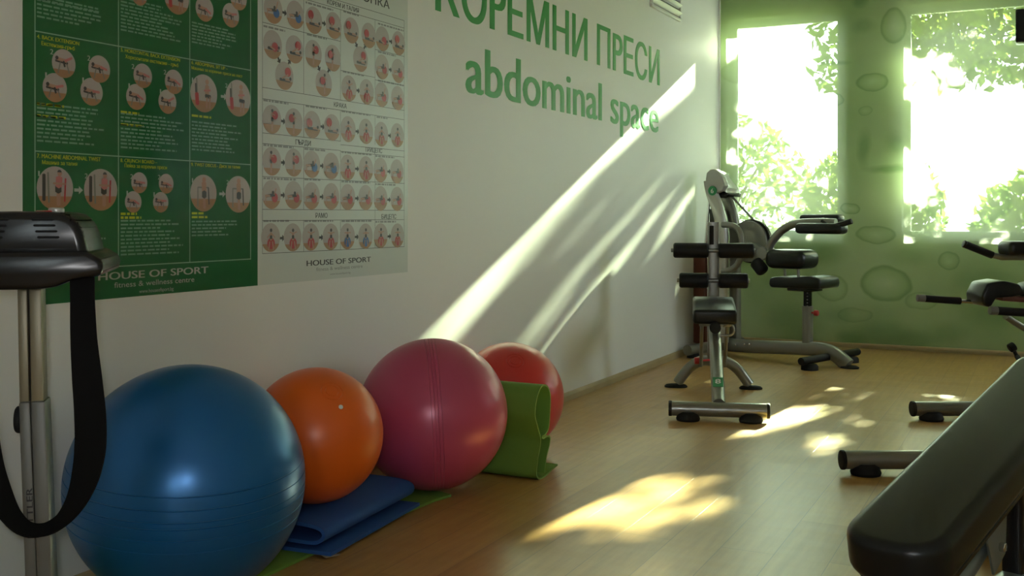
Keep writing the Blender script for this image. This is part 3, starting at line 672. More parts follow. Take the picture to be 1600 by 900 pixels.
# standing folded green mat
g0 = floor_at(838, 765); g1 = floor_at(757, 757); gs = 1.03; ga = math.atan2(g1.y - g0.y, g1.x - g0.x)
gm = thing('exercise_mat', 'green mat folded upright in waves between the pink and red balls', 'exercise mat', (CAM.x + (g0.x - CAM.x) * gs, g0.y * gs, 0), ga + PI - .12, 'exercise mats by the wall')
bm = NB()
prof = cm([(.225, .030), (.17, .022), (.10, .007), (.035, .006), (.004, .035), (.018, .105), (.045, .185), (.012, .260), (-.012, .320), (.008, .392), (.055, .440), (.112, .432), (.145, .385), (.142, .300), (.128, .228),
           (.095, .204), (.060, .200), (.075, .190), (.115, .192), (.143, .180), (.136, .145), (.108, .100), (.092, .055), (.086, .022)], 8)
ribbon_solid(bm, [(u, v * .955) for u, v in prof], .0075, -.32, .0, 1); obj('folded_sheet', bm, ['mat_green', 'mat_edge'], gm, 60)

# ------------------------------------------------------------------ adjustable bench with foot rollers (number 8)
f8 = Frame((1.06, 6.045, 0), math.radians(17.5))
b8 = thing('abdominal_bench', 'silver sit-up bench number 8 with black foot rollers facing the camera', 'exercise bench', f8.o, f8.a)
def crossbar(parent, L, z=.065, r=.043, y=0.0, x0=None, lab=None):
    x0 = -L / 2 if x0 is None else x0
    bm = NB(); tube(bm, [(x0, y, z), (x0 + L, y, z)], r, 24); bar = obj('base_crossbar', bm, 'silver', parent)
    for x, s in ((x0, -1), (x0 + L, 1)):
        bm = NB(); cyl(bm, (x - s * .012, y, z), (x + s * .008, y, z), r + .002, 24, .005); obj('end_cap', bm, 'rubber', bar)
    for x in (x0 + .105, x0 + L - .1):
        bm = NB(); lathe(bm, [(.066, .0), (.070, .012), (.060, .038), (.042, .052)], Matrix.Translation((x, y - .012, 0)), 28); obj('rubber_foot', bm, 'rubber', parent)
    return bar
crossbar(b8, .565)
UPY = 1.17
bm = NB(); tube(bm, [(.0, .02, .085), (.0, UPY - .02, .60)], .040, 20, .048); sp = obj('spine_tube', bm, 'silver', b8)
# sticker 8 wrapped on the spine
def sticker(parent, c, nrm, upv, r, digit, name='number_sticker', lift=.0):
    n = Vector(nrm).normalized(); u = Vector(upv); u = (u - n * u.dot(n)).normalized(); s = u.cross(n)
    Mx = Matrix((s, u, n)).transposed().to_4x4(); Mx.translation = Vector(c)
    bm = NB(); lathe(bm, [(r, -.006), (r, .0008), (0, .0008)], None, 28)
    bmesh.ops.transform(bm, matrix=Mx, verts=bm.verts); st = obj(name, bm, 'sticker', parent, 30)
    t = text_fit(digit, -r * .36, r * .36, -r * .5, cap=r * 1.0, bold=.02)
    for v in t.verts: v.co.z += .002
    bmesh.ops.transform(t, matrix=Mx, verts=t.verts); obj('digit', t, 'white_ink', st, 0)
t_ = .10 / (UPY - .04); zz8 = .085 + (.60 - .085) * .12
nv = Vector((0, -(.515), UPY - .04)).normalized(); nv = Vector((0, -.82, .57))
sc = Vector((0, .02 + (UPY - .04) * .14, .085 + .515 * .14)); slope = Vector((0, UPY - .04, .515)).normalized(); nn = Vector((0, -slope.z, slope.y))
bm = NB(); box(bm, (0, 0, 0), (.062, .10, .004), .0015, 1); 
Mx = Matrix((Vector((1, 0, 0)), slope, nn)).transposed().to_4x4(); Mx.translation = sc + nn * .0485
bmesh.ops.transform(bm, matrix=Mx, verts=bm.verts); st8 = obj('number_sticker', bm, 'sticker', b8)
t = text_fit('8', -.017, .017, -.02, cap=.05, bold=.03)
for v in t.verts: v.co.z += .0032
bmesh.ops.transform(t, matrix=Mx, verts=t.verts); obj('digit', t, 'white_ink', st8, 0)
# upright with slot and roller axles
zt = f8(1129, 347, UPY).z
bm = NB(); tube(bm, [(.0, UPY, .16), (.0, UPY, zt)], .040, 20, .034, square=5, ref=(0, 1, 0)); up8 = obj('upright_post', bm, 'silver', b8)
bm = NB(); box(bm, (-.012, UPY - .037, zt - .09), (.03, .008, .13), .003, 2); obj('slot', bm, 'dark_slot', up8)
for py, half, gap in ((391.5, .238, .034), (438.5, .198, .034)):
    z = f8(1126, py, UPY - .06).z; yy = UPY - .06
    bm = NB(); cyl(bm, (-half - .05, yy, z), (half + .045, yy, z), .014, 14, .003); ax = obj('roller_axle', bm, 'silver', b8)
    for s in (-1, 1):
        bm = NB(); cyl(bm, (s * gap, yy, z), (s * (half + .035), yy, z), .052, 28, .016); obj('foam_roller', bm, 'black_foam', b8)
# seat pad
pz = f8(1118, 489, .58).z
bm = NB(); box(bm, (0, 0, 0), (.275, .50, .095), .022, 4); o = obj('seat_pad', bm, 'black_vinyl', b8, 50, (-.005, .80, .575), (math.radians(6), 0, 0))
bm = NB(); box(bm, (-.005, .80, .517), (.20, .40, .02), .004, 2, Matrix.Rotation(math.radians(6), 4, 'X')); obj('pad_plate', bm, 'silver', b8)
bm = NB(); cyl(bm, (-.005, .52, .485), (-.005, .60, .485), .036, 24, .008); obj('adjustment_knob', bm, 'rubber', b8)
bm = NB(); tube(bm, smooth_path([(.05, .60, .49), (.10, .62, .495), (.115, .62, .46), (.09, .62, .43), (.03, .62, .43)], 5), .008, 10); obj('pad_hook', bm, 'silver', b8)
for x in (-.085, .075):
    bm = NB(); tube(bm, [(x, .68, .50), (x, UPY - .1, .17)], .012, 10); obj('brace_rod', bm, 'silver', b8)
for s in (-1, 1):
    bm = NB(); tube(bm, smooth_path([(0, UPY, .19), (s * .09, UPY + .005, .185), (s * .17, UPY + .01, .13), (s * .245, UPY + .015, .03)], 6), .036, 16); lg = obj('leg', bm, 'silver', b8)
    bm = NB(); lathe(bm, [(.062, 0), (.064, .008), (.055, .018), (.038, .022)], Matrix.Translation((s * .255, UPY + .015, 0)) @ Matrix.Diagonal((1.25, .8, 1, 1)), 24); obj('foot_plate', bm, 'rubber', lg)
bm = NB(); cyl(bm, (-.13, UPY - .09, .20), (-.085, UPY - .08, .20), .024, 16, .006); cyl(bm, (-.09, UPY - .08, .20), (-.02, UPY - .03, .20), .008, 10); obj('red_knob', bm, 'red_plastic', b8)['label'] = 'red pull knob'

# ------------------------------------------------------------------ selectorised machine in the corner (number 6)
f6 = Frame((.255, 8.93, 0), math.radians(-17))
m6 = thing('abdominal_machine', 'silver and black seated machine number 6 in the corner under the left window', 'gym machine', f6.o, f6.a)
F = f6
def P6(px, py, yl=0.0): return tuple(F(px, py, yl))
bm = NB(); a = F(1142, 541, 0); b_ = F(1262, 538, 0); c_ = F(1302, 545, 0)
tube(bm, smooth_path([(.0, 0, .095), (.25, 0, .093), (.6, 0, .11), (.88, 0, .125), (1.0, 0, .12), (1.09, -.0, .085), (1.18, 0, .02)], 5), .045, 16, .055, square=1.5); obj('base_beam', bm, 'silver', m6)
bm = NB(); lathe(bm, [(.075, 0), (.078, .012), (.06, .02)], Matrix.Translation((1.19, 0, 0)) @ Matrix.Diagonal((1, .75, 1, 1)), 24); obj('foot_plate', bm, 'rubber', m6)
bm = NB(); cyl(bm, (1.00, -.42, .076), (1.05, .44, .076), .030, 18, .006); fb = obj('foot_bar', bm, 'black_foam', m6)
bm = NB(); lathe(bm, [(.066, 0), (.066, .028), (.055, .045), (.04, .05)], Matrix.Translation((1.01, -.30, 0)), 20); obj('rubber_foot', bm, 'rubber', m6)
bm = NB(); lathe(bm, [(.066, 0), (.066, .028), (.055, .045), (.04, .05)], Matrix.Translation((1.045, .32, 0)), 20); obj('rubber_foot', bm, 'rubber', m6)
bm = NB(); tube(bm, [(-.04, -.42, .07), (-.04, .42, .07)], .045, 16); obj('rear_crossbar', bm, 'silver', m6)
for y in (-.33, .33):
    bm = NB(); lathe(bm, [(.055, 0), (.055, .02), (.045, .035)], Matrix.Translation((-.04, y, 0)), 20); obj('rubber_foot', bm, 'rubber', m6)
# twin curved uprights with the silver head cover
y1, y2 = -.10, .12
pts = [P6(x, y, y1) for x, y in ((1109, 282), (1112, 300), (1121, 325), (1127, 350), (1129, 380), (1129, 430))]; pts.append((pts[-1][0], y1, .12))
bm = NB(); tube(bm, smooth_path(pts, 5), .05, 16, .035, ref=(0, 1, 0), square=2); obj('curved_upright', bm, 'silver_light', m6)
pts = [P6(x, y, y2) for x, y in ((1122, 285), (1134, 305), (1143, 330), (1148, 355), (1149, 390), (1149, 430))]; pts.append((pts[-1][0], y2, .12))
bm = NB(); tube(bm, smooth_path(pts, 5), .045, 16, .035, ref=(0, 1, 0), square=2); obj('curved_upright', bm, 'silver', m6)
poly = [F(x, y, y1 - .03) for x, y in ((1102.5, 280), (1104, 270), (1110, 264.5), (1117, 264), (1123, 268), (1129, 278), (1133, 290), (1128, 298), (1118, 302), (1109, 308), (1104, 300))]
bm = NB(); prism(bm, [(p.x, p.z) for p in poly], y1 - .035, y1 + .035, 'xz', .012, 3); hc = obj('head_cover', bm, 'silver_light', m6)
poly = [F(x, y, .02) for x, y in ((1116, 266), (1124, 270), (1134, 285), (1143, 295), (1144, 302), (1136, 297), (1128, 299), (1120, 292))]
bm = NB(); prism(bm, [(p.x, p.z) for p in poly], y1 + .03, .15, 'xz', .01, 2); obj('pulley_cover', bm, 'silver_light', m6)
poly = [F(x, y, .02) for x, y in ((1126, 300), (1138, 297), (1145, 303), (1144, 308), (1134, 306), (1128, 310))]
bm = NB(); prism(bm, [(p.x, p.z) for p in poly], y1 + .035, .16, 'xz', .006, 2); obj('pulley_shade', bm, 'black_plastic', m6)
sc = F(1113.5, 298, y1 - .045); sticker(m6, (sc.x, y1 - .0505, sc.z), (0, -1, 0), (0, 0, 1), .041, '6')
# weight stack tower behind the uprights
bm = NB(); box(bm, (-.13, .02, .52), (.13, .26, .86), .015, 3); obj('weight_shroud', bm, 'brown_shroud', m6)
for y in (-.05, .09):
    bm = NB(); cyl(bm, (-.10, y, .94), (-.06, y, 1.42), .012, 12); obj('guide_rod', bm, 'chrome', m6)
bm = NB(); box(bm, (-.03, .02, .78), (.06, .16, .95), .008, 2); obj('rear_cover', bm, 'black_plastic', m6)
# C shaped guard
pts = [P6(x, y, -.14) for x, y in ((1129, 351), (1142, 352), (1152, 357), (1158, 369), (1159, 384), (1157, 402), (1150, 416), (1138, 423), (1129, 424))]
bm = NB(); tube(bm, smooth_path(pts, 5), .026, 14); obj('guard_tube', bm, 'silver', m6)
# cam disc, cable, arm
dc = F(1171, 377, .04); bm = NB(); cyl(bm, (dc.x, .015, dc.z), (dc.x, .045, dc.z), .175, 40, .006); cd = obj('cam_disc', bm, 'silver', m6)
bm = NB(); lathe(bm, [(.165, 0), (.186, 0), (.186, .03), (.165, .03)], Matrix.Translation((dc.x + .012, .045, dc.z)) @ Matrix.Rotation(-PI / 2, 4, 'X'), 40); obj('cam_rim', bm, 'black_plastic', cd)
a = F(1137, 300, .06); b_ = F(1183, 350, .06); bm = NB(); tube(bm, [a, b_], .010, 8); obj('cable', bm, 'silver', m6)
hb = F(1197, 396, -.02)
bm = NB(); tube(bm, [(dc.x, .03, dc.z - .02), (hb.x, -.02, hb.z)], .035, 14); cyl(bm, (hb.x, -.10, hb.z), (hb.x, .06, hb.z), .055, 24, .008); obj('pivot_hub', bm, 'silver', m6)
pts = [P6(x, y, -.04) for x, y in ((1196, 402), (1201, 388), (1209, 374), (1222, 360), (1238, 351), (1256, 348), (1285, 347.5), (1306, 348))]
bm = NB(); tube(bm, smooth_path(pts, 5), .033, 16); obj('swing_arm', bm, 'silver', m6)
a = F(1179, 407, -.10); b_ = F(1194, 426, -.10); bm = NB(); cyl(bm, a, b_, .055, 20, .03); obj('shin_roller', bm, 'black_foam', m6)
a = F(1285, 357, -.10); bm = NB(); box(bm, (a.x, -.12, a.z), (.40, .15, .085), .035, 4); obj('arm_pad', bm, 'black_vinyl', m6, 50)
a = F(1284, 342, .26); bm = NB(); box(bm, (a.x, .26, a.z), (.36, .13, .075), .032, 4); obj('arm_pad', bm, 'black_vinyl', m6, 50)
bm = NB(); tube(bm, [P6(1286, 350, -.04), tuple(F(1286, 344, .2))], .022, 12); obj('pad_bracket', bm, 'silver', m6)
a = F(1303, 354, -.16); b_ = F(1331, 345.5, -.16); bm = NB(); cyl(bm, a, b_, .022, 16, .005); tube(bm, [P6(1284, 345, -.13), P6(1294, 352, -.15), P6(1304, 354, -.16)], .012, 10); obj('hand_grip', bm, 'black_foam', m6)
a = F(1306, 341, .30); b_ = F(1322, 349, .34); bm = NB(); cyl(bm, a, b_, .022, 16, .005); obj('hand_grip', bm, 'black_foam', m6)
# seat group
a = F(1237.5, 404.5, .0); bm = NB(); box(bm, (a.x, 0, a.z), (.355, .32, .155), .065, 5); obj('back_cushion', bm, 'black_vinyl', m6, 60)
for px in (1226, 1247):
    a = F(px, 416, 0); b_ = F(px + 1, 440, 0); bm = NB(); cyl(bm, a, b_, .012, 10); obj('cushion_rod', bm, 'silver', m6)
a = F(1257.5, 440, 0); bm = NB()
prism(bm, [(-.22, -.05), (.215, -.045), (.225, .0), (.21, .045), (.09, .052), (-.05, .035), (-.17, .04), (-.225, .03), (-.235, -.02)], -.17, .17, 'xz', .02, 3, 0, Matrix.Translation((a.x, 0, a.z))); obj('seat_cushion', bm, 'black_vinyl', m6, 50)
bm = NB(); box(bm, (a.x, 0, a.z - .062), (.22, .18, .025), .006, 2); obj('seat_plate', bm, 'black_plastic', m6)
sp_ = F(1262, 460, 0); zj = F(1262, 478, 0).z
bm = NB(); tube(bm, [(sp_.x, 0, a.z - .06), (sp_.x, 0, zj - .02)], .028, 14, square=3); ip = obj('seat_post', bm, 'black_plastic', m6)
for k in range(5):
    bm = NB(); cyl(bm, (sp_.x + .012, -.031, a.z - .09 - k * .026), (sp_.x + .012, -.026, a.z - .09 - k * .026), .006, 10); obj('peg_hole', bm, 'silver', ip)
bm = NB(); tube(bm, [(sp_.x, 0, zj), (sp_.x, 0, .13)], .036, 16, square=3); obj('post_sleeve', bm, 'silver', m6)
k = F(1274.5, 489, 0); bm = NB(); cyl(bm, (sp_.x + .03, 0, k.z), (k.x - .01, 0, k.z), .008, 10); cyl(bm, (k.x - .012, 0, k.z), (k.x + .022, 0, k.z), .024, 16, .008); obj('red_knob', bm, 'red_plastic', m6)['label'] = 'red pull knob'
for px, py in ((1150, 533), (1164, 532), (1172, 532)):
    q = F(px, py, -.05); bm = NB(); cyl(bm, (q.x, -.062, q.z - .03), (q.x, -.045, q.z - .03), .009, 8, .002); obj('bolt', bm, 'chrome', m6)

# ------------------------------------------------------------------ bench half hidden at the right
a = floor_at(1318, 742); fA = Frame(a + FW * .02, PSI)
mA = thing('hyperextension_bench', 'silver bench at right with hip pads and foam handles, mostly hidden behind the black pad', 'exercise bench', fA.o, fA.a)
crossbar(mA, .85, x0=0)
ob = fA.loc(floor_at(1428, 657) + FW * .02)
crossbar(mA, .85, y=ob.y, x0=ob.x)
bm = NB(); tube(bm, [(.62, .03, .10), (1.36, ob.y, .10)], .04, 18, .048); obj('spine_tube', bm, 'silver', mA)
HY, AY = .55, 1.35                                                  # depths of the hip pads and of the rear arm pad
q = lambda px, py, yl=HY: fA(px, py, yl)
ux = q(1660, 500).x
bm = NB(); tube(bm, [(.82, .4, .12), (ux, .45, .22), (ux + .02, HY, q(1600, 470).z)], .036, 16); obj('pad_post', bm, 'silver', mA)
pa = q(1553, 456)
bm = NB(); prism(bm, [(-.10, -.06), (-.105, -.01), (-.075, .05), (.01, .064), (.09, .045), (.12, -.005), (.05, -.02), (-.03, -.025), (-.06, -.075)], -.10, .10, 'xz', .014, 3, 0, Matrix.Translation((pa.x, HY, pa.z))); obj('hip_pad', bm, 'black_vinyl', mA, 50)
pb = q(1606, 456); bm = NB(); box(bm, (pb.x + .06, HY, pb.z), (.20, .20, .10), .045, 4); obj('hip_pad', bm, 'black_vinyl', mA, 50)
pc = q(1590, 467); bm = NB(); box(bm, (pc.x + .04, HY, pc.z), (.32, .18, .03), .006, 2, Matrix.Rotation(math.radians(4), 4, 'Y')); obj('pad_board', bm, 'brown_shroud', mA)
def handle(root, fr, p, e, r, yl, gripshare=.62):
    a, b = fr(*p, yl), fr(*e, yl); g = a.lerp(b, gripshare)
    bm = NB(); cyl(bm, a + (b - a) * .10, g, r, 18, .003); h = obj('handle_grip', bm, 'black_foam', root)
    bm = NB(); cyl(bm, a, a + (b - a) * .11, r * 1.02, 18, .003); obj('handle_cap', bm, 'grey_cap', h)
    bm = NB(); tube(bm, [g - (b - a) * .03, b], r * .55, 12); obj('handle_bar', bm, 'chrome', h)
handle(mA, fA, (1433, 465.5), (1546, 473.5), .019, HY + .05, .6)
handle(mA, fA, (1546, 485), (1660, 492), .021, HY - .18, .6)
bm = NB(); tube(bm, [q(1571, 494, HY - .14), q(1584, 503, HY - .1), (ux + .012, HY - .03, q(1660, 552).z)], .016, 12); obj('handle_strut', bm, 'silver', mA)
vx = fA(1680, 400, AY).x
bm = NB(); tube(bm, [(vx, AY, .10), (vx, AY, fA(1640, 402, AY).z)], .036, 16); tube(bm, [(1.30, AY, .10), (vx, AY, .10)], .034, 14); obj('arm_post', bm, 'silver', mA)
pp = fA(1590, 388, AY); bm = NB(); box(bm, (pp.x + .05, AY, pp.z), (.27, .18, .085), .028, 4); obj('arm_pad', bm, 'black_vinyl', mA, 50)
bm = NB(); tube(bm, [fA(1549, 398, AY), fA(1565, 402, AY), fA(1680, 402, AY)], .018, 12); obj('pad_bracket', bm, 'silver', mA)
a, b_ = fA(1506, 381, AY), fA(1551, 399, AY); bm = NB(); cyl(bm, a, b_, .022, 18, .004); h = obj('handle_grip', bm, 'black_foam', mA)
bm = NB(); cyl(bm, a - (b_ - a) * .02, a + (b_ - a) * .06, .0225, 18, .003); obj('handle_cap', bm, 'black_plastic', h)
kn = fA(1577, 545, 1.9)
bm = NB(); cyl(bm, kn, kn + Vector((.035, 0, .02)), .03, 14, .008); cyl(bm, kn + Vector((.02, 0, .01)), kn + Vector((.05, .0, -.05)), .012, 10); tube(bm, [kn + Vector((.05, 0, -.05)), (1.62, ob.y, .12)], .016, 10); obj('adjustment_knob', bm, 'rubber', mA)

# ------------------------------------------------------------------ black incline bench in the foreground
P0 = depth(1335, 798, 2.75)
cd_ = Vector((.664, .216, .714)); dirv = (RT * cd_.x + UP * cd_.y + FW * cd_.z).normalized(); wdir = dirv.cross(UP).normalized(); nrm = wdir.cross(dirv).normalized()
base_ang = math.atan2(dirv.y, dirv.x)
PW, PL, PTK = .262, 1.50, .118
origin = P0 - dirv * .135
root_loc = Vector((origin.x, origin.y, 0)) + wdir * PW / 2 + Vector((dirv.x, dirv.y, 0)) * .7; root_loc.z = 0
fb_ = Frame(root_loc, base_ang)
bn = thing('incline_bench', 'large black padded bench tilted across the lower right corner of the room', 'exercise bench', fb_.o, fb_.a)
inc = math.asin(dirv.z)
lo = fb_.loc(origin + wdir * PW / 2)                                 # centre of the low end, on top
PM = Matrix.Translation(lo) @ Matrix.Rotation(-inc, 4, 'Y')
bm = NB(); pr = roundrect(PL, PW, .105, 10)
prism(bm, [(u + PL / 2, v) for u, v in pr], -PTK, 0, 'xy', .030, 6, 0, PM, True); obj('bench_pad', bm, 'black_vinyl', bn, 50)
bm = NB(); prism(bm, [(u * .97 + PL / 2, v * .92) for u, v in pr], -PTK - .014, -PTK + .002, 'xy', .003, 1, 0, PM); obj('pad_board', bm, 'black_plastic', bn)
q = lambda u, v, w: tuple(PM @ Vector((u, v, w)))
zf = lo.z
bm = NB(); tube(bm, [q(.22, 0, -PTK - .05), q(1.30, 0, -PTK - .05)], .03, 16, .035, square=4); obj('pad_rail', bm, 'teal_steel', bn)
pv = PM @ Vector((.62, 0, -PTK - .16))
bm = NB(); tube(bm, [(pv.x - .46, 0, .10), (pv.x + .02, 0, pv.z)], .036, 16); obj('support_strut', bm, 'teal_steel', bn)
for s in (-1, 1):
    poly = [(.43, -PTK - .015), (.66, -PTK - .015), (.70, -PTK - .09), (.66, -PTK - .21), (.56, -PTK - .23), (.53, -PTK - .10), (.45, -PTK - .05)]
    bm = NB(); prism(bm, poly, s * .052 - .004, s * .052 + .004, 'xz', .0015, 1, 0, PM); br = obj('pivot_bracket', bm, 'teal_steel', bn)
    for u, w in ((.58, -PTK - .055), (.62, -PTK - .17)):
        bm = NB(); a = PM @ Vector((u, s * .055, w)); b_ = PM @ Vector((u, s * .072, w)); cyl(bm, a, b_, .014, 6, .003); obj('bolt', bm, 'chrome', br)
bm = NB(); tube(bm, [(pv.x - .60, 0, .055), (pv.x + .75, 0, .055)], .035, 16, .045, square=4); obj('base_beam', bm, 'teal_steel', bn)
bm = NB(); tube(bm, [(pv.x + .30, 0, .07), tuple(PM @ Vector((.95, 0, -PTK - .06)))], .03, 16, square=3); obj('upright_post', bm, 'black_plastic', bn)
for x in (pv.x - .58, pv.x + .73):
    bm = NB(); tube(bm, [(x, -.24, .05), (x, .24, .05)], .04, 18); cb = obj('base_crossbar', bm, 'teal_steel', bn)
    for s in (-1, 1):
        bm = NB(); cyl(bm, (x, s * .225, .05), (x, s * .25, .05), .048, 20, .006); obj('rubber_foot', bm, 'rubber', cb)

# ------------------------------------------------------------------ belt massager at the left edge
pb0 = depth(56, 700, 2.42); fm = Frame((pb0.x, pb0.y, 0), PSI + math.radians(14))
mm = thing('belt_massager', 'black vibrating belt massager on a metal post at the left edge', 'gym machine', fm.o, fm.a)
G = lambda px, py, yl=0.0: fm(px, py, yl)
zj = G(50, 624).z; zh = G(50, 440).z
for (xa, xb, pa_, pb_) in ((30.5, 46, 0, 0), (48.5, 68, 0, 0)):
    u0, u1 = G(xa, 455).x, G(xb, 455).x; d0, d1 = G(xa + 5, 622).x, G(xb + 5, 622).x
    bm = NB(); prism(bm, [(d0, zj - .12), (d1, zj - .12), (u1, zh), (u0, zh)], -.028, .028, 'xz', .004, 2); obj('inner_post', bm, 'cream_post', mm)
bm = NB(); u0, u1 = G(46, 455).x, G(48.5, 455).x; d0, d1 = G(51, 622).x, G(53.5, 622).x; prism(bm, [(d0, zj - .1), (d1, zj - .1), (u1, zh), (u0, zh)], -.012, .012, 'xz'); obj('post_groove', bm, 'dark_slot', mm)
for xa, xb in ((34, 51.5), (52.2, 75)):
    u0, u1 = G(xa, 622).x, G(xb, 622).x; d0, d1 = G(xa + 10, 900).x, G(xb + 11, 900).x; k = (zj - .02) / (zj - G(50, 900).z)
    b0, b1 = u0 + (d0 - u0) * k, u1 + (d1 - u1) * k
    bm = NB(); prism(bm, [(b0, .02), (b1, .02), (u1, zj), (u0, zj)], -.036, .036, 'xz', .005, 2); sl = obj('post_sleeve', bm, 'grey_post', mm)
    if xa < 40: sl0 = sl
# maker's lettering up the narrow face of the sleeve
t = text_bm('KETTLER', .02); xs = [v.co.x for v in t.verts]; kx = .114 / (max(xs) - min(xs)); zt_ = G(49, 763, -.037).z; xl = G(50.5, 763, -.037).x; xl2 = G(53, 850, -.037).x; dz = zt_ - G(53, 850, -.037).z
for v in t.verts:
    u = v.co.x * kx; w = v.co.y * .0185; v.co = Vector((xl + (xl2 - xl) * (.114 - u) / dz - w, -.0378 - v.co.z * .5, zt_ - .114 + u))
obj('maker_lettering', t, 'black_ink', sl0, 0)
bm = NB(); k = G(24, 655.5, .0); k2 = G(36, 655.5, 0); cyl(bm, (k.x, 0, k.z), (k.x + .022, 0, k.z), .031, 24, .008); obj('clamp_knob', bm, 'rubber', mm)
bm = NB(); cyl(bm, (k.x + .02, 0, k.z), (k2.x + .006, 0, k.z), .008, 12); obj('clamp_screw', bm, 'chrome', mm)
bm = NB(); prism(bm, roundrect(.52, .40, .06), 0, .035, 'xy', .008, 2); obj('base_plate', bm, 'grey_post', mm)
# motor head
sy = [(163, 408), (164.5, 421), (158, 431), (130, 437.5), (110, 439), (92, 447), (60, 452), (20, 454), (-50, 454)]
ct = G(50, 400).x
half = [(p.x - ct, p.z) for p in (G(x, y, -.12) for x, y in ((60, 330), (92, 331), (108, 335), (120, 344), (129, 358), (134, 374), (137, 388)))]
bm = NB(); zt_ = half[0][1]; poly = [(ct + u, w) for u, w in half] + [(ct + half[-1][0] + .005, G(137, 402, -.12).z), (ct - half[-1][0] - .005, G(137, 402, -.12).z)] + [(ct - u, w) for u, w in half[::-1]]
prism(bm, poly, -.13, .15, 'xz', .020, 4); hd = obj('motor_housing', bm, 'black_plastic', mm, 50)
lip = [(p.x - ct, p.z) for p in (G(x, y, -.14) for x, y in ((137, 392), (152, 400), (162, 407), (164, 421), (158, 431), (110, 438), (90, 448), (60, 452)))]
bm = NB(); prism(bm, [(ct + u, w) for u, w in lip] + [(ct - u, w) for u, w in lip[::-1]], -.16, .17, 'xz', .012, 3); obj('lower_tray', bm, 'black_plastic', mm, 50)
for s in (-1, 1):
    for k in range(4):
        w = half[0][1] - .018 - k * .013; bm = NB(); box(bm, (ct + s * (.045 + .004 * k) - .0, -.131, w), (.045, .006, .005), .002, 1); obj('vent_slot', bm, 'dark_slot', hd)
a = G(66, 338, -.13); bm = NB(); box(bm, (a.x, -.075, zt_ - .006), (.030, .07, .016), .004, 2, Matrix.Rotation(.5, 4, 'Z')); obj('power_switch', bm, 'red_plastic', hd)['label'] = 'red power switch'
a = G(80, 339, -.13); bm = NB(); cyl(bm, (a.x + .004, -.09, zt_ - .004), (a.x + .004, -.09, zt_ + .008), .017, 20, .004); obj('timer_knob', bm, 'silver_light', hd)['label'] = 'silver timer knob'
# belt: a flat ribbon that hangs from both sides of the head and turns at the bottom
B = [((128.5, 425), 18.5, 0.0), ((129, 470), 18.5, 0), ((131, 530), 20, 0), ((136, 590), 22.5, 0), ((141, 650), 24, .0), ((141, 700), 24.5, .15), ((133, 745), 24, .45), ((117, 785), 22, .8),
     ((93, 815), 20, 1.15), ((66, 828), 20, 1.35), ((40, 826), 20, 1.3), ((18, 806), 20, 1.1), ((0, 772), 20, .8), ((-16, 725), 20, .5), ((-26, 660), 20, .2), ((-30, 580), 19, 0), ((-30, 500), 18.5, 0), ((-29, 425), 18.5, 0)]
yb = -.115; pts = []; ws = []
for (px, py), hw, tw in B:
    c = G(px, py, yb); pts.append(c); w = hw / 1650 * 2.28; ws.append((w, tw))
sp_pts = smooth_path(pts, 5); bm = NB(); top, bot = [], []
for i, p in enumerate(sp_pts):
    j = min(i // 5, len(ws) - 1); j2 = min(j + 1, len(ws) - 1); fr_ = (i % 5) / 5
    w = ws[j][0] * (1 - fr_) + ws[j2][0] * fr_; tw = ws[j][1] * (1 - fr_) + ws[j2][1] * fr_
    tn = (sp_pts[min(i + 1, len(sp_pts) - 1)] - sp_pts[max(i - 1, 0)]).normalized()
    flat = Vector((-tn.z, 0, tn.x)); flat = flat if i < len(sp_pts) * .5 else flat
    wd = flat * math.cos(tw) + Vector((0, -1, 0)) * math.sin(tw); nm = wd.cross(tn).normalized() * .0022
    top.append((bm.verts.new(p + wd * w + nm), bm.verts.new(p - wd * w + nm))); bot.append((bm.verts.new(p + wd * w - nm), bm.verts.new(p - wd * w - nm)))
for i in range(len(top) - 1):
    for A_, B2, C2, D2 in ((top[i][0], top[i][1], top[i + 1][1], top[i + 1][0]), (bot[i][0], bot[i + 1][0], bot[i + 1][1], bot[i][1]), (top[i][0], top[i + 1][0], bot[i + 1][0], bot[i][0]), (top[i][1], bot[i][1], bot[i + 1][1], top[i + 1][1])): bm.faces.new((A_, B2, C2, D2))
for i in (0, -1): bm.faces.new((top[i][0], bot[i][0], bot[i][1], top[i][1]))
obj('massage_belt', bm, 'webbing', mm, 60)

# ------------------------------------------------------------------ loudspeaker in front of the right window
sx = on(1587, 40, 1, 9.55); sb = on(1590, 68.5, 1, 9.55).z; stp = on(1590, 17, 1, 9.55).z
spk = thing('loudspeaker', 'small black loudspeaker hanging from the ceiling at the upper right edge', 'loudspeaker', (sx.x + .10, 9.55, sb))
bm = NB(); box(bm, (0, 0, (stp - sb) / 2), (.20, .18, stp - sb), .012, 3); obj('speaker_cabinet', bm, 'black_plastic', spk)
bm = NB(); box(bm, (0, -.092, (stp - sb) / 2), (.17, .008, stp - sb - .03), .004, 2); obj('speaker_grille', bm, 'rubber', spk)
bm = NB(); cyl(bm, (0, .02, stp - sb - .01), (0, .02, RZ - sb), .014, 12); obj('ceiling_bracket', bm, 'white_frame', spk)

# ------------------------------------------------------------------ outdoors
bm = NB(); box(bm, (2, 32, -.35), (60, 44, .1)); struct('ground', bm, 'grass')
HOLES = HOLES_LIST = []
def inside(poly, x, y):
    r = False; n = len(poly)
    for i in range(n):
        x1, y1 = poly[i]; x2, y2 = poly[(i + 1) % n]
        if (y1 > y) != (y2 > y) and x < (x2 - x1) * (y - y1) / (y2 - y1) + x1: r = not r
    return r
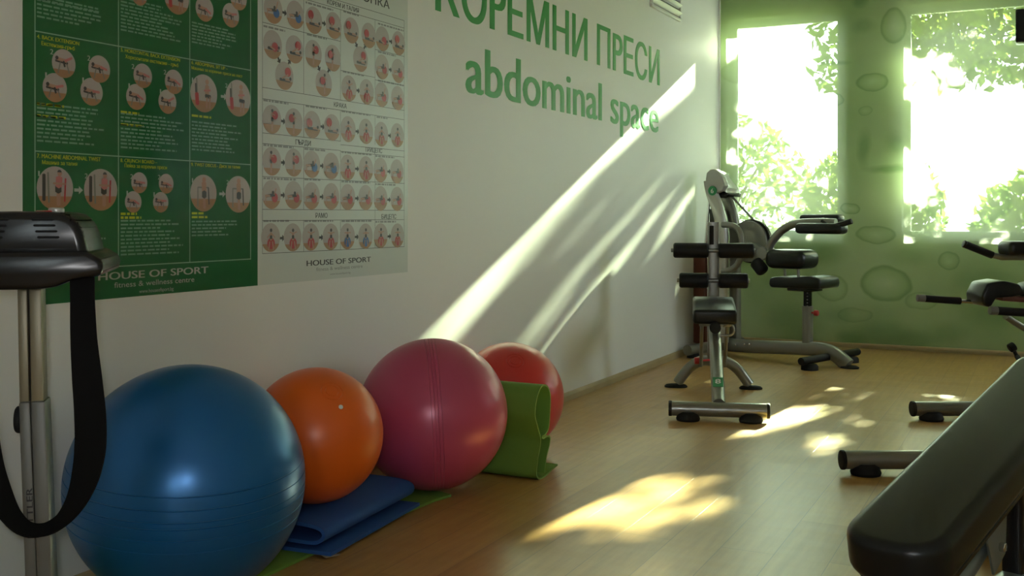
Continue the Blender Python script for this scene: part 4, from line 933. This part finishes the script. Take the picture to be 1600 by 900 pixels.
# openings in the crown, written where their sunbeams cross the window plane: polygon, share of leaves kept
HOLES = [([(.40, 2.78), (.62, 2.78), (.62, 3.4), (.40, 3.4)], .055),
         ([(.02, 2.72), (.12, 2.70), (.24, 2.84), (.40, 2.83), (.40, 3.4), (-.1, 3.4), (-.1, 2.72)], 0.0),
         ([(.12, 2.38), (.30, 2.52), (.30, 2.62), (.12, 2.50)], .07),
         ([(.16, 2.21), (.27, 2.27), (.40, 2.35), (.41, 2.45), (.26, 2.40), (.16, 2.32)], 0.0),
         ([(.13, 2.03), (.25, 2.02), (.46, 2.03), (.48, 2.17), (.34, 2.16), (.13, 2.12)], 0.0),
         ([(.07, 1.78), (.22, 1.78), (.22, 1.96), (.07, 1.96)], 0.0),
         ([(.36, 2.26), (.48, 2.26), (.53, 2.46), (.40, 2.38)], .05),
         ([(.28, 2.58), (.43, 2.60), (.43, 2.70), (.28, 2.67)], .1),
         ([(1.60, 2.52), (1.78, 2.50), (1.85, 2.60), (1.78, 2.76), (1.60, 2.76)], 0.0),
         ([(1.62, 2.34), (1.98, 2.28), (2.06, 2.36), (1.80, 2.44), (1.64, 2.46)], .02),
         ([(1.60, 2.38), (1.72, 2.31), (1.98, 2.29), (2.10, 2.33), (2.20, 2.44), (2.16, 2.62), (1.97, 2.74), (1.62, 2.80)], .11),
         ([(1.62, 1.90), (1.62, 1.46), (1.78, 1.38), (1.96, 1.54), (1.86, 1.80), (1.72, 1.94)], 0.0),
         ([(1.92, 1.50), (2.02, 1.50), (2.02, 1.60), (1.92, 1.60)], .1),
         ([(2.05, 1.74), (2.18, 1.74), (2.30, 1.92), (2.2, 2.02), (2.05, 1.88)], .03),
         ([(.93, 1.58), (1.03, 1.58), (1.03, 1.68), (.93, 1.68)], 0.0),
         ([(2.08, 2.88), (2.20, 2.78), (2.30, 2.82), (2.26, 2.94)], .08)]
rnd = random.Random(11)
def leaf(bm, c, s, rnd):
    R = Quaternion((rnd.gauss(0, 1), rnd.gauss(0, 1), rnd.gauss(0, 1), rnd.gauss(0, 1))).normalized()
    vs = [bm.verts.new(c + R @ Vector(p)) for p in ((-s, 0, 0), (-.2 * s, .42 * s, .06 * s), (s, 0, 0), (-.2 * s, -.42 * s, .06 * s))]
    bm.faces.new(vs)
def canopy_tree(name, label, base, trunk_h, crown, n, size, keep=None, m='leaf_tree', group='trees and bushes outside the windows', cat='tree'):
    root = thing(name, label, cat, base, 0, group); bx, by, bz = base
    bm = NB(); tube(bm, smooth_path([(0, 0, 0), (.05, .1, trunk_h * .5), (-.05, .0, trunk_h)], 4), [.16 - .09 * i / 8 for i in range(9)], 10)
    for k in range(5):
        a = 2 * PI * k / 5; tube(bm, [(0, 0, trunk_h * .8), (math.cos(a) * .7, math.sin(a) * .5, trunk_h + .8)], [.06, .02], 6)
    obj('trunk', bm, 'bark', root)
    bm = NB(); (x0, x1), (y0, y1), (z0, z1) = crown; c = 0; tries = 0
    while c < n and tries < n * 6:
        tries += 1; p = Vector((rnd.uniform(x0, x1), rnd.uniform(y0, y1), rnd.uniform(z0, z1)))
        if keep is not None:
            if not keep(p): continue
        else:
            q = Vector(((p.x - (x0 + x1) / 2) / (x1 - x0) * 2, (p.y - (y0 + y1) / 2) / (y1 - y0) * 2, (p.z - (z0 + z1) / 2) / (z1 - z0) * 2))
            if q.length > 1 or q.length < rnd.uniform(.2, .9): continue
        leaf(bm, p - Vector(base), size * rnd.uniform(.7, 1.3), rnd); c += 1
    obj('foliage', bm, m, root, 0); return root
def keep_sun(p):
    d = p.y - Y0; xw = p.x - SUN_K * d; zw = p.z - SUN_S * d
    if not (-.6 < xw < 5.2 and .45 < zw < 3.45): return False
    for poly, share in HOLES:
        if inside(poly, xw, zw): return rnd.random() < share
    return zw > 1.65 or rnd.random() < .45
canopy_tree('leafy_tree', 'broad leafy tree shading the windows, seen at the top of the panes', (5.6, 16.5, -.3), 4.0, ((-.2, 6.4), (14.6, 18.2), (2.9, 7.2)), 24000, .10, keep_sun)
for (x, y, w, h, n, lab) in ((-.1, 20.5, 1.3, 2.6, 2200, 'round green bush seen through the left window'), (-3.4, 22.5, 1.9, 3.4, 1900, 'taller bush at far left outside the left window'),
                     (2.9, 20.0, 1.3, 2.0, 1900, 'low bush seen through the right window beside the pillar'), (5.1, 22.5, 1.5, 3.9, 3000, 'tall bush filling the right side of the right window')):
    canopy_tree('garden_bush', lab, (x, y, -.3), h * .5, ((x - w, x + w), (y - 1.2, y + 1.2), (-.2, h)), n, .13, None, 'leaf_bush', cat='bush')
